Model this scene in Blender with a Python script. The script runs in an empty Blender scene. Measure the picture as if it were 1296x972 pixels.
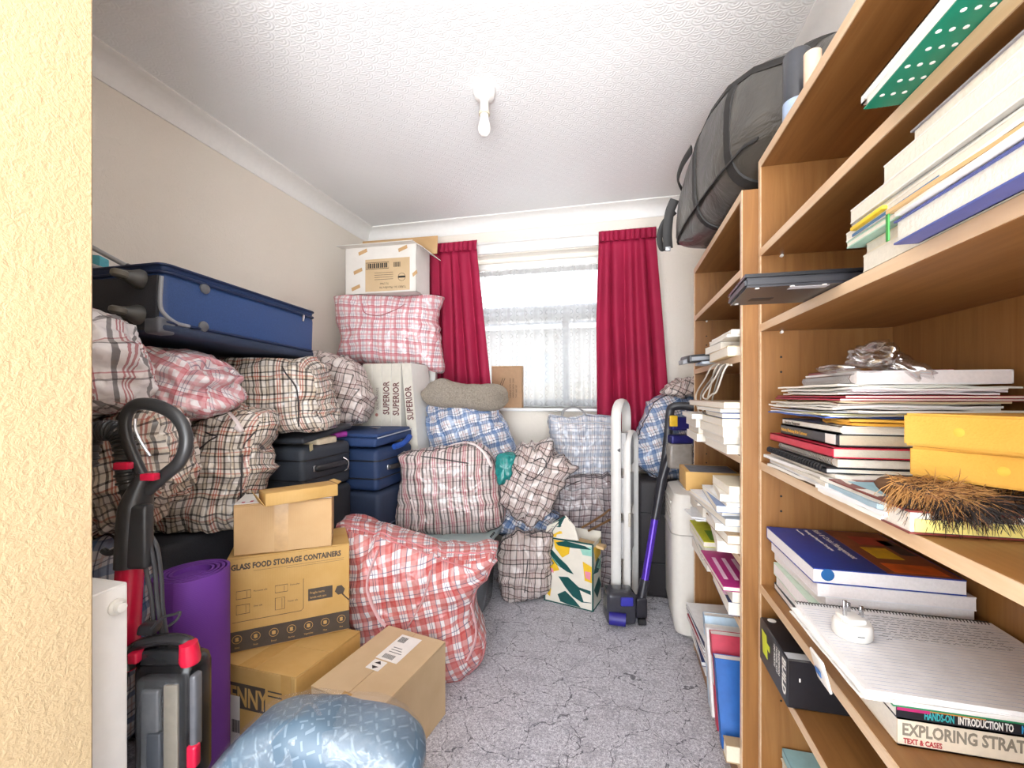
import bpy, bmesh, math, random
import numpy as np
from mathutils import Vector, Matrix, noise
from mathutils.bvhtree import BVHTree

# ------------------------------------------------------------------ camera, world, exposure
SC = bpy.context.scene
COL = SC.collection
F_PX, CX, HY, EYE = 550.0, 648.0, 500.0, 1.15      # focal length (px of a 1296 wide frame), centre, horizon row, eye height
YAW = math.radians(13.69)
cs, sn = math.cos(YAW), math.sin(YAW)
cam_d = bpy.data.cameras.new('camera'); cam = bpy.data.objects.new('camera', cam_d); COL.objects.link(cam)
cam.location = (0, 0, EYE); cam.rotation_euler = (math.pi/2, 0, YAW)
cam_d.sensor_width = 36; cam_d.lens = F_PX/1296*36; cam_d.shift_y = (HY-486)/1296
cam_d.clip_start = 0.02; cam_d.clip_end = 200
SC.camera = cam
W = bpy.data.worlds.new('overcast_sky'); SC.world = W; W.use_nodes = True
bg = W.node_tree.nodes['Background']; bg.inputs[0].default_value = (0.90, 0.95, 1.0, 1); bg.inputs[1].default_value = 6.0
def area(name, loc, rot, sx, sy, energy, color, spread=180):
    l = bpy.data.lights.new(name, 'AREA'); l.shape = 'RECTANGLE'; l.size = sx; l.size_y = sy; l.energy = energy; l.color = color; l.spread = math.radians(spread)
    o = bpy.data.objects.new(name, l); COL.objects.link(o); o.location = loc; o.rotation_euler = tuple(math.radians(a) for a in rot)
area('rear_fill', (-.1, -4.6, 1.6), (90, 0, 2), 3.6, 2.4, 14, (1, .99, .975))          # added fill behind the camera, standing in for light from a hall
area('upward_fill', (.25, -1.3, .7), (136, 0, 12), 1.1, .8, 31, (1, .99, .985), 100)          # added unseen fill, aimed up to brighten the ceiling
SC.view_settings.view_transform = 'Standard'; SC.view_settings.look = 'None'
SC.view_settings.gamma = 1.0; SC.view_settings.use_curve_mapping = False
SC.view_settings.exposure = 0.7

# ------------------------------------------------------------------ measuring helpers (room coords: X right, Y to the window, Z up)
def ray(u, v):
    a = (u-CX)/F_PX
    return Vector((a*cs-sn, a*sn+cs, (HY-v)/F_PX))
EYEV = Vector((0, 0, EYE))
def at(u, v, z): return EYEV + ray(u, v)*z
def atY(u, v, Y): r = ray(u, v); return EYEV + r*(Y/r.y)
def atX(u, v, X): r = ray(u, v); return EYEV + r*(X/r.x)
def atZ(u, v, Z): r = ray(u, v); return EYEV + r*((Z-EYE)/r.z)

# ------------------------------------------------------------------ materials
def lin(h):
    if not isinstance(h, str): return tuple(h)+(1,)
    out = []
    for i in (0, 2, 4):
        c = int(h[i:i+2], 16)/255
        out.append(c/12.92 if c <= .04045 else ((c+.055)/1.055)**2.4)
    return tuple(out)+(1,)
MATS = {}
class NT:
    def __init__(s, name):
        s.m = bpy.data.materials.new(name); s.m.use_nodes = True
        s.t = s.m.node_tree; s.p = s.t.nodes['Principled BSDF']; s.out = s.t.nodes['Material Output']
    def n(s, typ, **kw):
        nd = s.t.nodes.new(typ)
        for k, v in kw.items(): setattr(nd, k, v)
        return nd
    def l(s, a, b): s.t.links.new(a, b)
    def math(s, op, a, b=None, c=None):
        nd = s.n('ShaderNodeMath', operation=op)
        for i, x in enumerate((a, b, c)):
            if x is None: continue
            if isinstance(x, (int, float)): nd.inputs[i].default_value = x
            else: s.l(x, nd.inputs[i])
        return nd.outputs[0]
    def ramp(s, fac, stops, interp='LINEAR'):
        r = s.n('ShaderNodeValToRGB'); cr = r.color_ramp; cr.interpolation = interp
        while len(cr.elements) > 1: cr.elements.remove(cr.elements[-1])
        cr.elements[0].position = stops[0][0]; cr.elements[0].color = lin(stops[0][1])
        for p, c in stops[1:]:
            e = cr.elements.new(p); e.color = lin(c)
        if fac is not None: s.l(fac, r.inputs[0])
        return r.outputs[0]
    def noise(s, scale, detail=3, rough=.55, vec=None, dist=0):
        nd = s.n('ShaderNodeTexNoise'); nd.inputs['Scale'].default_value = scale
        nd.inputs['Detail'].default_value = detail; nd.inputs['Roughness'].default_value = rough
        nd.inputs['Distortion'].default_value = dist
        if vec is not None: s.l(vec, nd.inputs['Vector'])
        return nd.outputs[0]
    def obj(s, scale=(1, 1, 1)):
        tc = s.n('ShaderNodeTexCoord'); mp = s.n('ShaderNodeMapping'); mp.inputs['Scale'].default_value = scale
        s.l(tc.outputs['Object'], mp.inputs[0]); return mp.outputs[0]
    def mix(s, fac, a, b, blend='MIX'):
        nd = s.n('ShaderNodeMix', data_type='RGBA', blend_type=blend)
        if isinstance(fac, (int, float)): nd.inputs[0].default_value = fac
        else: s.l(fac, nd.inputs[0])
        for i, x in ((6, a), (7, b)):
            if hasattr(x, 'links'): s.l(x, nd.inputs[i])
            else: nd.inputs[i].default_value = lin(x)
        return nd.outputs[2]
    def bump(s, h, strength=.3, dist=.01):
        b = s.n('ShaderNodeBump'); b.inputs['Strength'].default_value = strength; b.inputs['Distance'].default_value = dist
        s.l(h, b.inputs['Height']); s.l(b.outputs[0], s.p.inputs['Normal'])
    def color(s, c):
        if hasattr(c, 'links'): s.l(c, s.p.inputs['Base Color'])
        else: s.p.inputs['Base Color'].default_value = lin(c)
    def set(s, **kw):
        for k, v in kw.items(): s.p.inputs[k.replace('_', ' ')].default_value = v
        return s.m

def plain(c, rough=.5, var=.08, metal=0, bump=0, scale=40, spec=.5):
    key = ('plain', c, rough, var, metal, bump, scale)
    if key in MATS: return MATS[key]
    t = NT('finish_'+c if isinstance(c, str) else 'finish')
    nz = t.noise(scale, 3, vec=t.obj())
    r, g, b, _ = lin(c)
    lo = tuple(max(0, x*(1-var)) for x in (r, g, b)); hi = tuple(min(1, x*(1+var)) for x in (r, g, b))
    t.color(t.ramp(nz, [(.3, lo), (.7, hi)]))
    if bump: t.bump(nz, bump, .004)
    t.set(Roughness=rough, Metallic=metal)
    t.p.inputs['Specular IOR Level'].default_value = spec
    MATS[key] = t.m
    return t.m

def wood_mat(name, dark, mid, light, axis):
    t = NT(name); sc = [14, 14, 14]; sc[axis] = .9
    v = t.obj(tuple(sc))
    nz = t.noise(2.2, 5, .6, v, 1.2); fine = t.noise(14, 2, .6, v)
    c = t.ramp(nz, [(.28, dark), (.5, mid), (.75, light)])
    c = t.mix(t.math('MULTIPLY', fine, .35), c, dark)
    t.color(c); t.bump(fine, .08, .002); t.set(Roughness=.42)
    return t.m
M_WOODZ = wood_mat('oak_veneer_upright', '82582f', '966839', 'a47846', 2)
M_WOODY = wood_mat('oak_veneer_shelf', '82582f', '966839', 'a47846', 1)
M_EDGE = wood_mat('pale_oak_edging', 'd3b08a', 'dfc2a0', 'e8d0b4', 1)

def plaid(name, base, U, V, period, rough=.26, mixf=.5, crinkle=.6):
    t = NT('woven_plaid_'+name)
    tc = t.n('ShaderNodeTexCoord'); sp = t.n('ShaderNodeSeparateXYZ'); t.l(tc.outputs['UV'], sp.inputs[0])
    def stripes(val, spec):
        f = t.math('FRACT', t.math('DIVIDE', val, period)); tot = sum(w for w, _ in spec); acc = 0; st = []
        for w, c in spec: st.append((acc/tot, c)); acc += w
        return t.ramp(f, st, 'CONSTANT')
    a = stripes(sp.outputs[0], U); b = stripes(sp.outputs[1], V)
    c = t.mix(.58, t.mix(mixf, a, b), t.mix(1.0, a, b, 'DARKEN'))
    c = t.mix(1.0, c, 'eae6e6', 'MULTIPLY')
    crinkle_glint = t.noise(9, 4, vec=t.obj())  # random pale patches put into the colour as white crinkle highlights
    c = t.mix(t.math('MULTIPLY', t.math('SUBTRACT', crinkle_glint, .45), .35), c, 'f2f0f0')
    t.color(c)
    ov = t.obj(); wn = t.n('ShaderNodeTexNoise'); wn.inputs['Scale'].default_value = 9; t.l(ov, wn.inputs['Vector'])
    sc_ = t.n('ShaderNodeVectorMath', operation='SCALE'); sc_.inputs['Scale'].default_value = .09; t.l(wn.outputs[1], sc_.inputs[0])
    ad = t.n('ShaderNodeVectorMath', operation='ADD'); t.l(ov, ad.inputs[0]); t.l(sc_.outputs[0], ad.inputs[1])
    vo = t.n('ShaderNodeTexVoronoi', feature='F1'); vo.inputs['Scale'].default_value = 13; t.l(ad.outputs[0], vo.inputs['Vector'])
    vo2 = t.n('ShaderNodeTexVoronoi', feature='F1'); vo2.inputs['Scale'].default_value = 34; t.l(ad.outputs[0], vo2.inputs['Vector'])
    rg = t.n('ShaderNodeTexNoise'); rg.noise_type = 'RIDGED_MULTIFRACTAL'; rg.inputs['Scale'].default_value = 7.5; rg.inputs['Detail'].default_value = 4; rg.inputs['Roughness'].default_value = .5; t.l(ad.outputs[0], rg.inputs['Vector'])
    n1 = t.math('ADD', t.math('MULTIPLY', vo.outputs[0], .7), t.math('MULTIPLY', vo2.outputs[0], .25)); n1 = t.math('ADD', n1, t.math('MULTIPLY', rg.outputs[0], .45))
    t.bump(n1, crinkle, .022)
    t.set(Roughness=rough, Sheen_Weight=.08)
    t.p.inputs['Specular IOR Level'].default_value = .55
    return t.m
BK, BK2 = '37302e', '4a4444'
def sym(*a): return list(a)
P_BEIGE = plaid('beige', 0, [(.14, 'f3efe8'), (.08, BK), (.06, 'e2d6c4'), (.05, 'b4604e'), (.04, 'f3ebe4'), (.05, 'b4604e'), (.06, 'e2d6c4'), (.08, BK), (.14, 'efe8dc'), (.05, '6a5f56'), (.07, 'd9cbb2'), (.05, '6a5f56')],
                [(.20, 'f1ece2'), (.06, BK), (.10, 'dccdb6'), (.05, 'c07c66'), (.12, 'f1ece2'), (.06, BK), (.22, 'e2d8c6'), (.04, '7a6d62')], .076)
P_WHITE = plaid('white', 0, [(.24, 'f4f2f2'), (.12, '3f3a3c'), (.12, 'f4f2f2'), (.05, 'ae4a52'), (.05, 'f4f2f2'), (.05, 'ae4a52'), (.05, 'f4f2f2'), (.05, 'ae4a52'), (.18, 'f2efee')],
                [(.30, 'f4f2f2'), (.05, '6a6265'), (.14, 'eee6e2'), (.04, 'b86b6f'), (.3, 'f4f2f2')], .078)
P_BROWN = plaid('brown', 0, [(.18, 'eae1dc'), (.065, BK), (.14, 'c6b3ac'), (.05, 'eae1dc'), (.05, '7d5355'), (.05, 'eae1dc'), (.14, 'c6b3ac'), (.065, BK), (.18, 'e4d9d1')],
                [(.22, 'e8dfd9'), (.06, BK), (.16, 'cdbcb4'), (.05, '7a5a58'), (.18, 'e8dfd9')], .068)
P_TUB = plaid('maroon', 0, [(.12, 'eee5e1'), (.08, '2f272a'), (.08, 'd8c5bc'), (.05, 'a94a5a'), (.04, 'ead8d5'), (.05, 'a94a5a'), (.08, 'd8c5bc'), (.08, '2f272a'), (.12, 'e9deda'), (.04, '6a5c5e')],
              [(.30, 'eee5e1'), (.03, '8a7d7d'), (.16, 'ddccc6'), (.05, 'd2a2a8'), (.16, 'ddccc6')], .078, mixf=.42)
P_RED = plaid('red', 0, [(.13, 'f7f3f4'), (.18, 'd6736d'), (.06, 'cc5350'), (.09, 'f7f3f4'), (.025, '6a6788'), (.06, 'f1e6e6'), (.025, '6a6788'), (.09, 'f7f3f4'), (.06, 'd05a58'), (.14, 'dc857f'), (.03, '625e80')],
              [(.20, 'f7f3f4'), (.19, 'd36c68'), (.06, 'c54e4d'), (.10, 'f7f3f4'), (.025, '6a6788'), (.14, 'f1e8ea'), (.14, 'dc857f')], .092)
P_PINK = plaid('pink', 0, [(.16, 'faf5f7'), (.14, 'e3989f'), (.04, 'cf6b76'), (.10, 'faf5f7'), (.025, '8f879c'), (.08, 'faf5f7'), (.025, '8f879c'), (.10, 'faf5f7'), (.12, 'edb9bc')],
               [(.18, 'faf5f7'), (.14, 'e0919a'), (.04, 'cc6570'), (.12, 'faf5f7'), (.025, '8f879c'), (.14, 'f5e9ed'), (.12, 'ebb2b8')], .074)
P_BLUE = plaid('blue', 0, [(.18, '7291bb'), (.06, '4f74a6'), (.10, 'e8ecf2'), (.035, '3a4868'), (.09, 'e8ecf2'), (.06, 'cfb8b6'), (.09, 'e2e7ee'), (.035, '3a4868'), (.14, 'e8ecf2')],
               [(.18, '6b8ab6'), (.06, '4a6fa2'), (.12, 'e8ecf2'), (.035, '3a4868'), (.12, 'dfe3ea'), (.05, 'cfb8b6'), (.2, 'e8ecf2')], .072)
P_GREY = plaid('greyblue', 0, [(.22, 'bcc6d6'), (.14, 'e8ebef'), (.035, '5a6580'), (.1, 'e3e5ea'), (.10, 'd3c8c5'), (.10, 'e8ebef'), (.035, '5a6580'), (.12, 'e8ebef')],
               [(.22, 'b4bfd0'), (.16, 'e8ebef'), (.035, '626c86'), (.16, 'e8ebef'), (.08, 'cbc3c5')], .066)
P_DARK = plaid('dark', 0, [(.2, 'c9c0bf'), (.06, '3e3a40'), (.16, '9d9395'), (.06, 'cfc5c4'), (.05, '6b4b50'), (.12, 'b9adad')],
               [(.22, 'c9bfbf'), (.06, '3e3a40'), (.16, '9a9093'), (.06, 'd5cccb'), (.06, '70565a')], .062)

def card_mat(name, a, b, lines=0):
    t = NT(name); v = t.obj()
    nz = t.noise(7, 4, vec=v); c = t.ramp(nz, [(.3, a), (.7, b)])
    fib = t.noise(160, 2, vec=v); c = t.mix(t.math('MULTIPLY', fib, .18), c, a)
    t.color(c)
    w = t.n('ShaderNodeTexWave'); w.bands_direction = 'X'; w.inputs['Scale'].default_value = 55; w.inputs['Distortion'].default_value = 1.5; t.l(v, w.inputs[0])
    t.bump(w.outputs[1], .05, .002); t.set(Roughness=.72); return t.m
M_KRAFT = card_mat('kraft_cardboard', 'bd9768', 'caa678')
M_KRAFT2 = card_mat('pale_kraft_cardboard', 'c6aa84', 'd2b893')
M_KRAFT3 = card_mat('golden_kraft_cardboard', 'bb924f', 'cba468')
M_WHITECARD = card_mat('white_printed_card', 'dcd7d0', 'e8e4de')
M_TAPE = plain('c3995a', .25, .05)
M_INK = plain('4a4038', .7, .1)
M_BLACKINK = plain('1f1d1e', .6, .1)
M_PAPER = plain('eeebe6', .75, .03)
M_CREAM = plain('e4dac6', .7, .05, bump=.2, scale=90)
M_WHITEPL = plain('e9e7e3', .35, .02)
M_BLACKPL = plain('242427', .38, .15)
M_GREYPL = plain('5f6064', .4, .1)
M_DARKCLOTH = plain('2b2d34', .75, .2, bump=.25, scale=300)
M_NAVYCLOTH = plain('27406e', .62, .12, bump=.25, scale=300)
M_NAVYDARK = plain('26324a', .65, .15, bump=.25, scale=300)
M_STEEL = plain('c2c3c6', .22, .05, metal=.9)
M_RED = plain('c01a3c', .25, .06)

# ------------------------------------------------------------------ mesh helpers
class MB:
    def __init__(s): s.bm = bmesh.new(); s.uv = None
    def _merge(s, b):
        me = bpy.data.meshes.new('tmp'); b.to_mesh(me); b.free(); s.bm.from_mesh(me); bpy.data.meshes.remove(me)
    def obox(s, o, ax, ay, az, bev=0, seg=2):
        b = bmesh.new(); o, ax, ay, az = map(Vector, (o, ax, ay, az))
        vs = [b.verts.new(o+ax*i+ay*j+az*k) for i in (0, 1) for j in (0, 1) for k in (0, 1)]
        for f in ((0, 1, 3, 2), (4, 6, 7, 5), (0, 4, 5, 1), (2, 3, 7, 6), (0, 2, 6, 4), (1, 5, 7, 3)): b.faces.new([vs[i] for i in f])
        bmesh.ops.recalc_face_normals(b, faces=b.faces)
        if bev: bmesh.ops.bevel(b, geom=list(b.edges), offset=bev, segments=seg, profile=.5, affect='EDGES')
        s._merge(b); return s
    def box(s, c, size, yaw=0, bev=0, seg=2):
        R = Matrix.Rotation(yaw, 3, 'Z'); c = Vector(c); x, y, z = (R @ Vector(v) for v in ((size[0], 0, 0), (0, size[1], 0), (0, 0, size[2])))
        return s.obox(c-(x+y+z)/2, x, y, z, bev, seg)
    def rng(s, x, y, z, bev=0, seg=2):
        return s.obox((x[0], y[0], z[0]), (x[1]-x[0], 0, 0), (0, y[1]-y[0], 0), (0, 0, z[1]-z[0]), bev, seg)
    def tube(s, path, r, n=8, closed=False, flat=None, cap=True, up=None):
        path = [Vector(p) for p in path]; N = len(path); rings = []
        rr = r if isinstance(r, (list, tuple)) else [r]*N
        prev = Vector(up) if up else None
        for i, p in enumerate(path):
            if closed: t = path[(i+1) % N]-path[i-1]
            else: t = path[min(i+1, N-1)]-path[max(i-1, 0)]
            if t.length < 1e-9: t = Vector((0, 0, 1))
            t.normalize()
            if prev is None: prev = Vector((0, 0, 1)) if abs(t.z) < .9 else Vector((1, 0, 0))
            a = (prev-t*prev.dot(t))
            if a.length < 1e-6: a = t.orthogonal()
            a.normalize(); b = t.cross(a); prev = a
            ra, rb = (rr[i], rr[i]) if not flat else (rr[i]*flat[0], rr[i]*flat[1])
            rings.append([s.bm.verts.new(p+a*math.cos(k*2*math.pi/n)*ra+b*math.sin(k*2*math.pi/n)*rb) for k in range(n)])
        for i in range(N if closed else N-1):
            A, B = rings[i], rings[(i+1) % N]
            for k in range(n): s.bm.faces.new((A[k], A[(k+1) % n], B[(k+1) % n], B[k]))
        if not closed and cap: s.bm.faces.new(rings[0][::-1]); s.bm.faces.new(rings[-1])
        return s
    def lathe(s, prof, c, axis=(0, 0, 1), n=24):
        c = Vector(c); ax = Vector(axis).normalized(); q = Vector((0, 0, 1)).rotation_difference(ax); rings = []
        for r, h in prof:
            if r < 1e-6: rings.append([s.bm.verts.new(c+ax*h)])
            else: rings.append([s.bm.verts.new(c+q @ Vector((r*math.cos(k*2*math.pi/n), r*math.sin(k*2*math.pi/n), h))) for k in range(n)])
        for A, B in zip(rings, rings[1:]):
            for k in range(n):
                a0, a1, b0, b1 = A[k % len(A)], A[(k+1) % n % len(A)], B[k % len(B)], B[(k+1) % n % len(B)]
                f = []
                for v in (a0, a1, b1, b0):
                    if v not in f: f.append(v)
                if len(f) > 2: s.bm.faces.new(f)
        for R_, rev in ((rings[0], True), (rings[-1], False)):
            if len(R_) > 2: s.bm.faces.new(R_[::-1] if rev else R_)
        return s
    def prism(s, pts, vec):
        vec = Vector(vec); A = [s.bm.verts.new(Vector(p)) for p in pts]; B = [s.bm.verts.new(Vector(p)+vec) for p in pts]; n = len(pts)
        s.bm.faces.new(A[::-1]); s.bm.faces.new(B)
        for i in range(n): s.bm.faces.new((A[i], A[(i+1) % n], B[(i+1) % n], B[i]))
        return s
    def loft(s, rings, closed_ends=True):
        R_ = [[s.bm.verts.new(Vector(p)) for p in r] for r in rings]; n = len(R_[0])
        for A, B in zip(R_, R_[1:]):
            for k in range(n): s.bm.faces.new((A[k], A[(k+1) % n], B[(k+1) % n], B[k]))
        if closed_ends: s.bm.faces.new(R_[0][::-1]); s.bm.faces.new(R_[-1])
        return s
    def grid(s, P):
        V = [[s.bm.verts.new(Vector(p)) for p in r] for r in P]
        for i in range(len(V)-1):
            for j in range(len(V[0])-1): s.bm.faces.new((V[i][j], V[i][j+1], V[i+1][j+1], V[i+1][j]))
        return s

ORIG = {}
def link(o, parent):
    COL.objects.link(o)
    if parent is not None: o.parent = parent; ORIG[o] = ORIG.get(parent, Vector())
    return o
def part(name, mb, m, parent=None, smooth=True, fix=True):
    bm = mb.bm if isinstance(mb, MB) else mb
    if fix: bmesh.ops.recalc_face_normals(bm, faces=bm.faces)
    off = ORIG.get(parent, Vector()) if parent is not None else Vector()
    if off.length: bmesh.ops.translate(bm, verts=bm.verts, vec=-off)
    me = bpy.data.meshes.new(name)
    bm.to_mesh(me); bm.free()
    if m: me.materials.append(m)
    if smooth:
        me.polygons.foreach_set('use_smooth', [True]*len(me.polygons))
        if smooth != 'all': me.set_sharp_from_angle(angle=math.radians(38))
    o = bpy.data.objects.new(name, me)
    return link(o, parent)
def tag(o, label, cat, group=None, kind=None):
    o['label'] = label; o['category'] = cat
    if group: o['group'] = group
    if kind: o['kind'] = kind
    return o
def thing(name, label, cat, loc, group=None):
    o = bpy.data.objects.new(name, None); o.empty_display_size = .05; COL.objects.link(o); o.location = loc; ORIG[o] = Vector(loc)
    return tag(o, label, cat, group)
def struct(name, mb, m, label=None, parent=None, smooth=True):
    o = part(name, mb, m, parent, smooth)
    if parent is None:
        o['kind'] = 'structure'
        if label: o['label'] = label
        o['category'] = name.split('_')[0]
    return o
def lettering(body, size, o, ax, up, m, parent, name='lettering', align='LEFT', sx=1.0, bold=0.0, lift=.0006):
    """flat printed words lying on a surface: o = start of baseline, ax = reading direction, up = letter up"""
    cu = bpy.data.curves.new(name, 'FONT'); cu.body = body; cu.size = size; cu.extrude = .00015; cu.offset = bold; cu.align_x = align; cu.resolution_u = 2
    tmp = bpy.data.objects.new('tmp', cu); COL.objects.link(tmp)
    me = bpy.data.meshes.new_from_object(tmp.evaluated_get(bpy.context.evaluated_depsgraph_get()))
    bpy.data.objects.remove(tmp); bpy.data.curves.remove(cu)
    ax = Vector(ax).normalized(); up = Vector(up); up = (up-ax*up.dot(ax)).normalized(); nrm = ax.cross(up)
    off = ORIG.get(parent, Vector()); o = Vector(o)+nrm*lift
    for v in me.vertices: v.co = o + ax*(v.co.x*sx) + up*v.co.y + nrm*v.co.z - off
    me.materials.clear(); me.materials.append(m)
    ob = bpy.data.objects.new(name, me); me.name = name
    return link(ob, parent)
def decal(name, pts, nrm, m, parent, th=.0006):
    mb = MB(); mb.prism(pts, Vector(nrm).normalized()*th); return part(name, mb, m, parent, smooth=False)
def smoothpath(pts, n=8, closed=False):
    P = [Vector(p) for p in pts]; N = len(P); out = []
    for i in range(N if closed else N-1):
        if closed: a, b, c, d = P[i-1], P[i], P[(i+1) % N], P[(i+2) % N]
        else: a, b, c, d = P[max(i-1, 0)], P[i], P[i+1], P[min(i+2, N-1)]
        for k in range(n):
            t = k/n
            out.append(.5*((2*b)+(c-a)*t+(2*a-5*b+4*c-d)*t*t+(3*b-a-3*c+d)*t**3))
    if not closed: out.append(P[-1])
    return out

# ------------------------------------------------------------------ soft bags
FWD = Vector((-sn, cs, 0)); RGT = Vector((cs, sn, 0)); UP = Vector((0, 0, 1))
SOLIDS = []          # hard boxes the cloth must not enter: (corner, edge, edge, edge)
def solid(o, ax, ay, az): SOLIDS.append(tuple(np.array(Vector(v)) for v in (o, ax, ay, az)))
def solid_rng(x, y, z): solid((x[0], y[0], z[0]), (x[1]-x[0], 0, 0), (0, y[1]-y[0], 0), (0, 0, z[1]-z[0]))
BODIES = []
def settle(Wd):
    for o, ax, ay, az in SOLIDS:
        M = np.stack([ax, ay, az], 1); L = np.linalg.norm(M, axis=0); q = (Wd-o) @ np.linalg.inv(M).T; mg = .008/L
        ins = ((q > -mg) & (q < 1+mg)).all(1)
        for i in np.nonzero(ins)[0]:
            d = np.concatenate([q[i]*L, (1-q[i])*L]); k = int(d.argmin()); c = q[i].copy(); c[k % 3] = -.009/L[k % 3] if k < 3 else 1+.009/L[k % 3]
            Wd[i] = o+M @ c
    for lo, hi, bv in BODIES:
        near = ((Wd > lo-.008) & (Wd < hi+.008)).all(1)
        for i in np.nonzero(near)[0]:
            p = Vector(Wd[i]); h = bv.find_nearest(p)
            if h[0] is not None and (p-h[0]).dot(h[1]) < .008: Wd[i] = h[0]+h[1]*.009
    return Wd
def softbody(outline, z, D, e=.5, seed=0, yaw=0, wr=.010, ncr=12, Db=None, taper=.10, uvrot=0, uvs=1.0, N=112, NR=28, lump=.014, press=(), contact=False):
    """a stuffed cloth body: its outline at mid depth, D the half depth towards the viewer, Db behind; folds added"""
    rnd = random.Random(seed); Db = Db or D
    c0 = Vector((sum(p[0] for p in outline)/len(outline), sum(p[1] for p in outline)/len(outline)))
    P0 = at(c0.x, c0.y, z); R = Matrix.Rotation(yaw, 3, 'Z'); n = R @ FWD; xh = R @ RGT
    loc = []
    for u, v in outline:
        r = ray(u, v); t = (P0-EYEV).dot(n)/r.dot(n); q = EYEV+r*t-P0; loc.append((q.dot(xh), q.z))
    sm = smoothpath([(x, 0, zz) for x, zz in loc], 8, True)
    S = np.array([(p.x, p.z) for p in sm]); seg = np.linalg.norm(np.roll(S, -1, 0)-S, axis=1); L = np.concatenate([[0], np.cumsum(seg)])
    tt = np.linspace(0, L[-1], N, endpoint=False); S2 = np.vstack([S, S[:1]])
    B = np.stack([np.interp(tt, L, S2[:, 0]), np.interp(tt, L, S2[:, 1])], 1)
    C = B.mean(0); ph = np.linspace(0, math.pi/2, NR)
    rows = []
    for side, d in ((-1, D), (1, Db)):
        for i, p in enumerate(ph[:-1]):
            if side == 1 and i == 0: continue
            r = max(math.cos(p), 1e-6)**e*(1-taper*math.sin(p)); y = side*d*math.sin(p)**e
            rows.append(np.column_stack([C[0]+(B[:, 0]-C[0])*r, np.full(N, y), C[1]+(B[:, 1]-C[1])*r]))
    nf = NR-1; V = np.vstack(rows+[np.array([[C[0], -D, C[1]]]), np.array([[C[0], Db, C[1]]])])
    faces = []
    order_f = [i for i in range(nf)]; order_b = [0]+[nf+i for i in range(NR-2)]
    for order, flip, apex in ((order_f, False, len(V)-2), (order_b, True, len(V)-1)):
        for a, b in zip(order, order[1:]):
            for k in range(N):
                f = [a*N+k, a*N+(k+1) % N, b*N+(k+1) % N, b*N+k]; faces.append(f[::-1] if flip else f)
        a = order[-1]
        for k in range(N):
            f = [a*N+k, a*N+(k+1) % N, apex]; faces.append(f[::-1] if flip else f)
    V0 = V.copy()
    # folds: lumps plus sharp creases, pushed along the outward direction
    cen = np.array([C[0], 0, C[1]]); size = max(B[:, 0].ptp() if hasattr(B, 'ptp') else np.ptp(B[:, 0]), np.ptp(B[:, 1]))
    out = V-cen; out /= (np.linalg.norm(out, axis=1, keepdims=True)+1e-9)
    out[:, 1] *= 1.6; out /= (np.linalg.norm(out, axis=1, keepdims=True)+1e-9)
    disp = np.zeros(len(V))
    sd = seed*7.31
    fr = 5.0/size
    for i, p in enumerate(V):
        q = Vector((p[0]*fr*.5+sd, p[1]*fr*.5, p[2]*fr*.5-sd)); w = Vector((p[0]*fr*1.6-sd, p[1]*fr*1.6+sd, p[2]*fr*1.6))
        disp[i] = lump*noise.noise(q) + wr*(.5-abs(noise.noise(w)))*1.5 + wr*.7*(.4-abs(noise.noise(w*2.3))) + wr*1.1*(noise.voronoi(w*.9+noise.noise_vector(w)*.35)[0][0]-.4)
    for _ in range(ncr):
        k = rnd.randrange(N); a = B[k]; tgt = C+(np.array([rnd.uniform(-.5, .5), rnd.uniform(-.5, .5)]))*size*.7
        d = tgt-a; ln = np.linalg.norm(d)+1e-6; d = d/ln; ln *= rnd.uniform(.5, 1.1)
        rel = V[:, [0, 2]]-a; al = rel@d; pe = rel@np.array([-d[1], d[0]]) + .012*np.sin(al*40+rnd.random()*6)
        w = rnd.uniform(.008, .018)*(1+al/ln); fall = np.clip(1-al/ln, 0, 1)*np.clip((al+.03)/.03, 0, 1)
        side = np.where(V[:, 1] <= .02, 1, 0) if rnd.random() < .8 else np.where(V[:, 1] > -.02, 1, 0)
        disp += (rnd.choice((1, 1, -1))*wr*1.5)*np.exp(-(pe/np.maximum(w, .004))**2)*fall*side
    V = V+out*disp[:, None]
    # uv in metres, box projected, slightly warped
    X, Y, Zc = np.array(xh), np.array(n), np.array(UP)
    Wd = np.array(P0)+V[:, :1]*X+V[:, 1:2]*Y+V[:, 2:3]*Zc
    for axis, sgn, (xa, xb), (ya, yb), val in press:      # cloth flattened where something rests against it
        o1, o2 = [k for k in (0, 1, 2) if k != axis]
        ins = (Wd[:, o1] > xa) & (Wd[:, o1] < xb) & (Wd[:, o2] > ya) & (Wd[:, o2] < yb)
        lim = np.minimum(Wd[:, axis], val) if sgn < 0 else np.maximum(Wd[:, axis], val)
        Wd[:, axis] = np.where(ins, lim, Wd[:, axis])
    a_, b_, c_ = (Wd[[f[k] for f in faces]] for k in (0, 1, 2))
    if np.einsum('ij,ij->i', a_-Wd.mean(0), np.cross(b_-a_, c_-a_)).sum() < 0: faces = [f[::-1] for f in faces]
    if contact: Wd = settle(Wd)
    bm = bmesh.new(); vs = [bm.verts.new(p) for p in Wd]; uvl = bm.loops.layers.uv.new('UVMap'); cr, sr = math.cos(uvrot), math.sin(uvrot)
    warp = np.array([noise.noise_vector(Vector((p[0]*6+sd, p[1]*6, p[2]*6))) for p in V0])*.012
    Q = V0+warp*(wr/.01)
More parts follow.
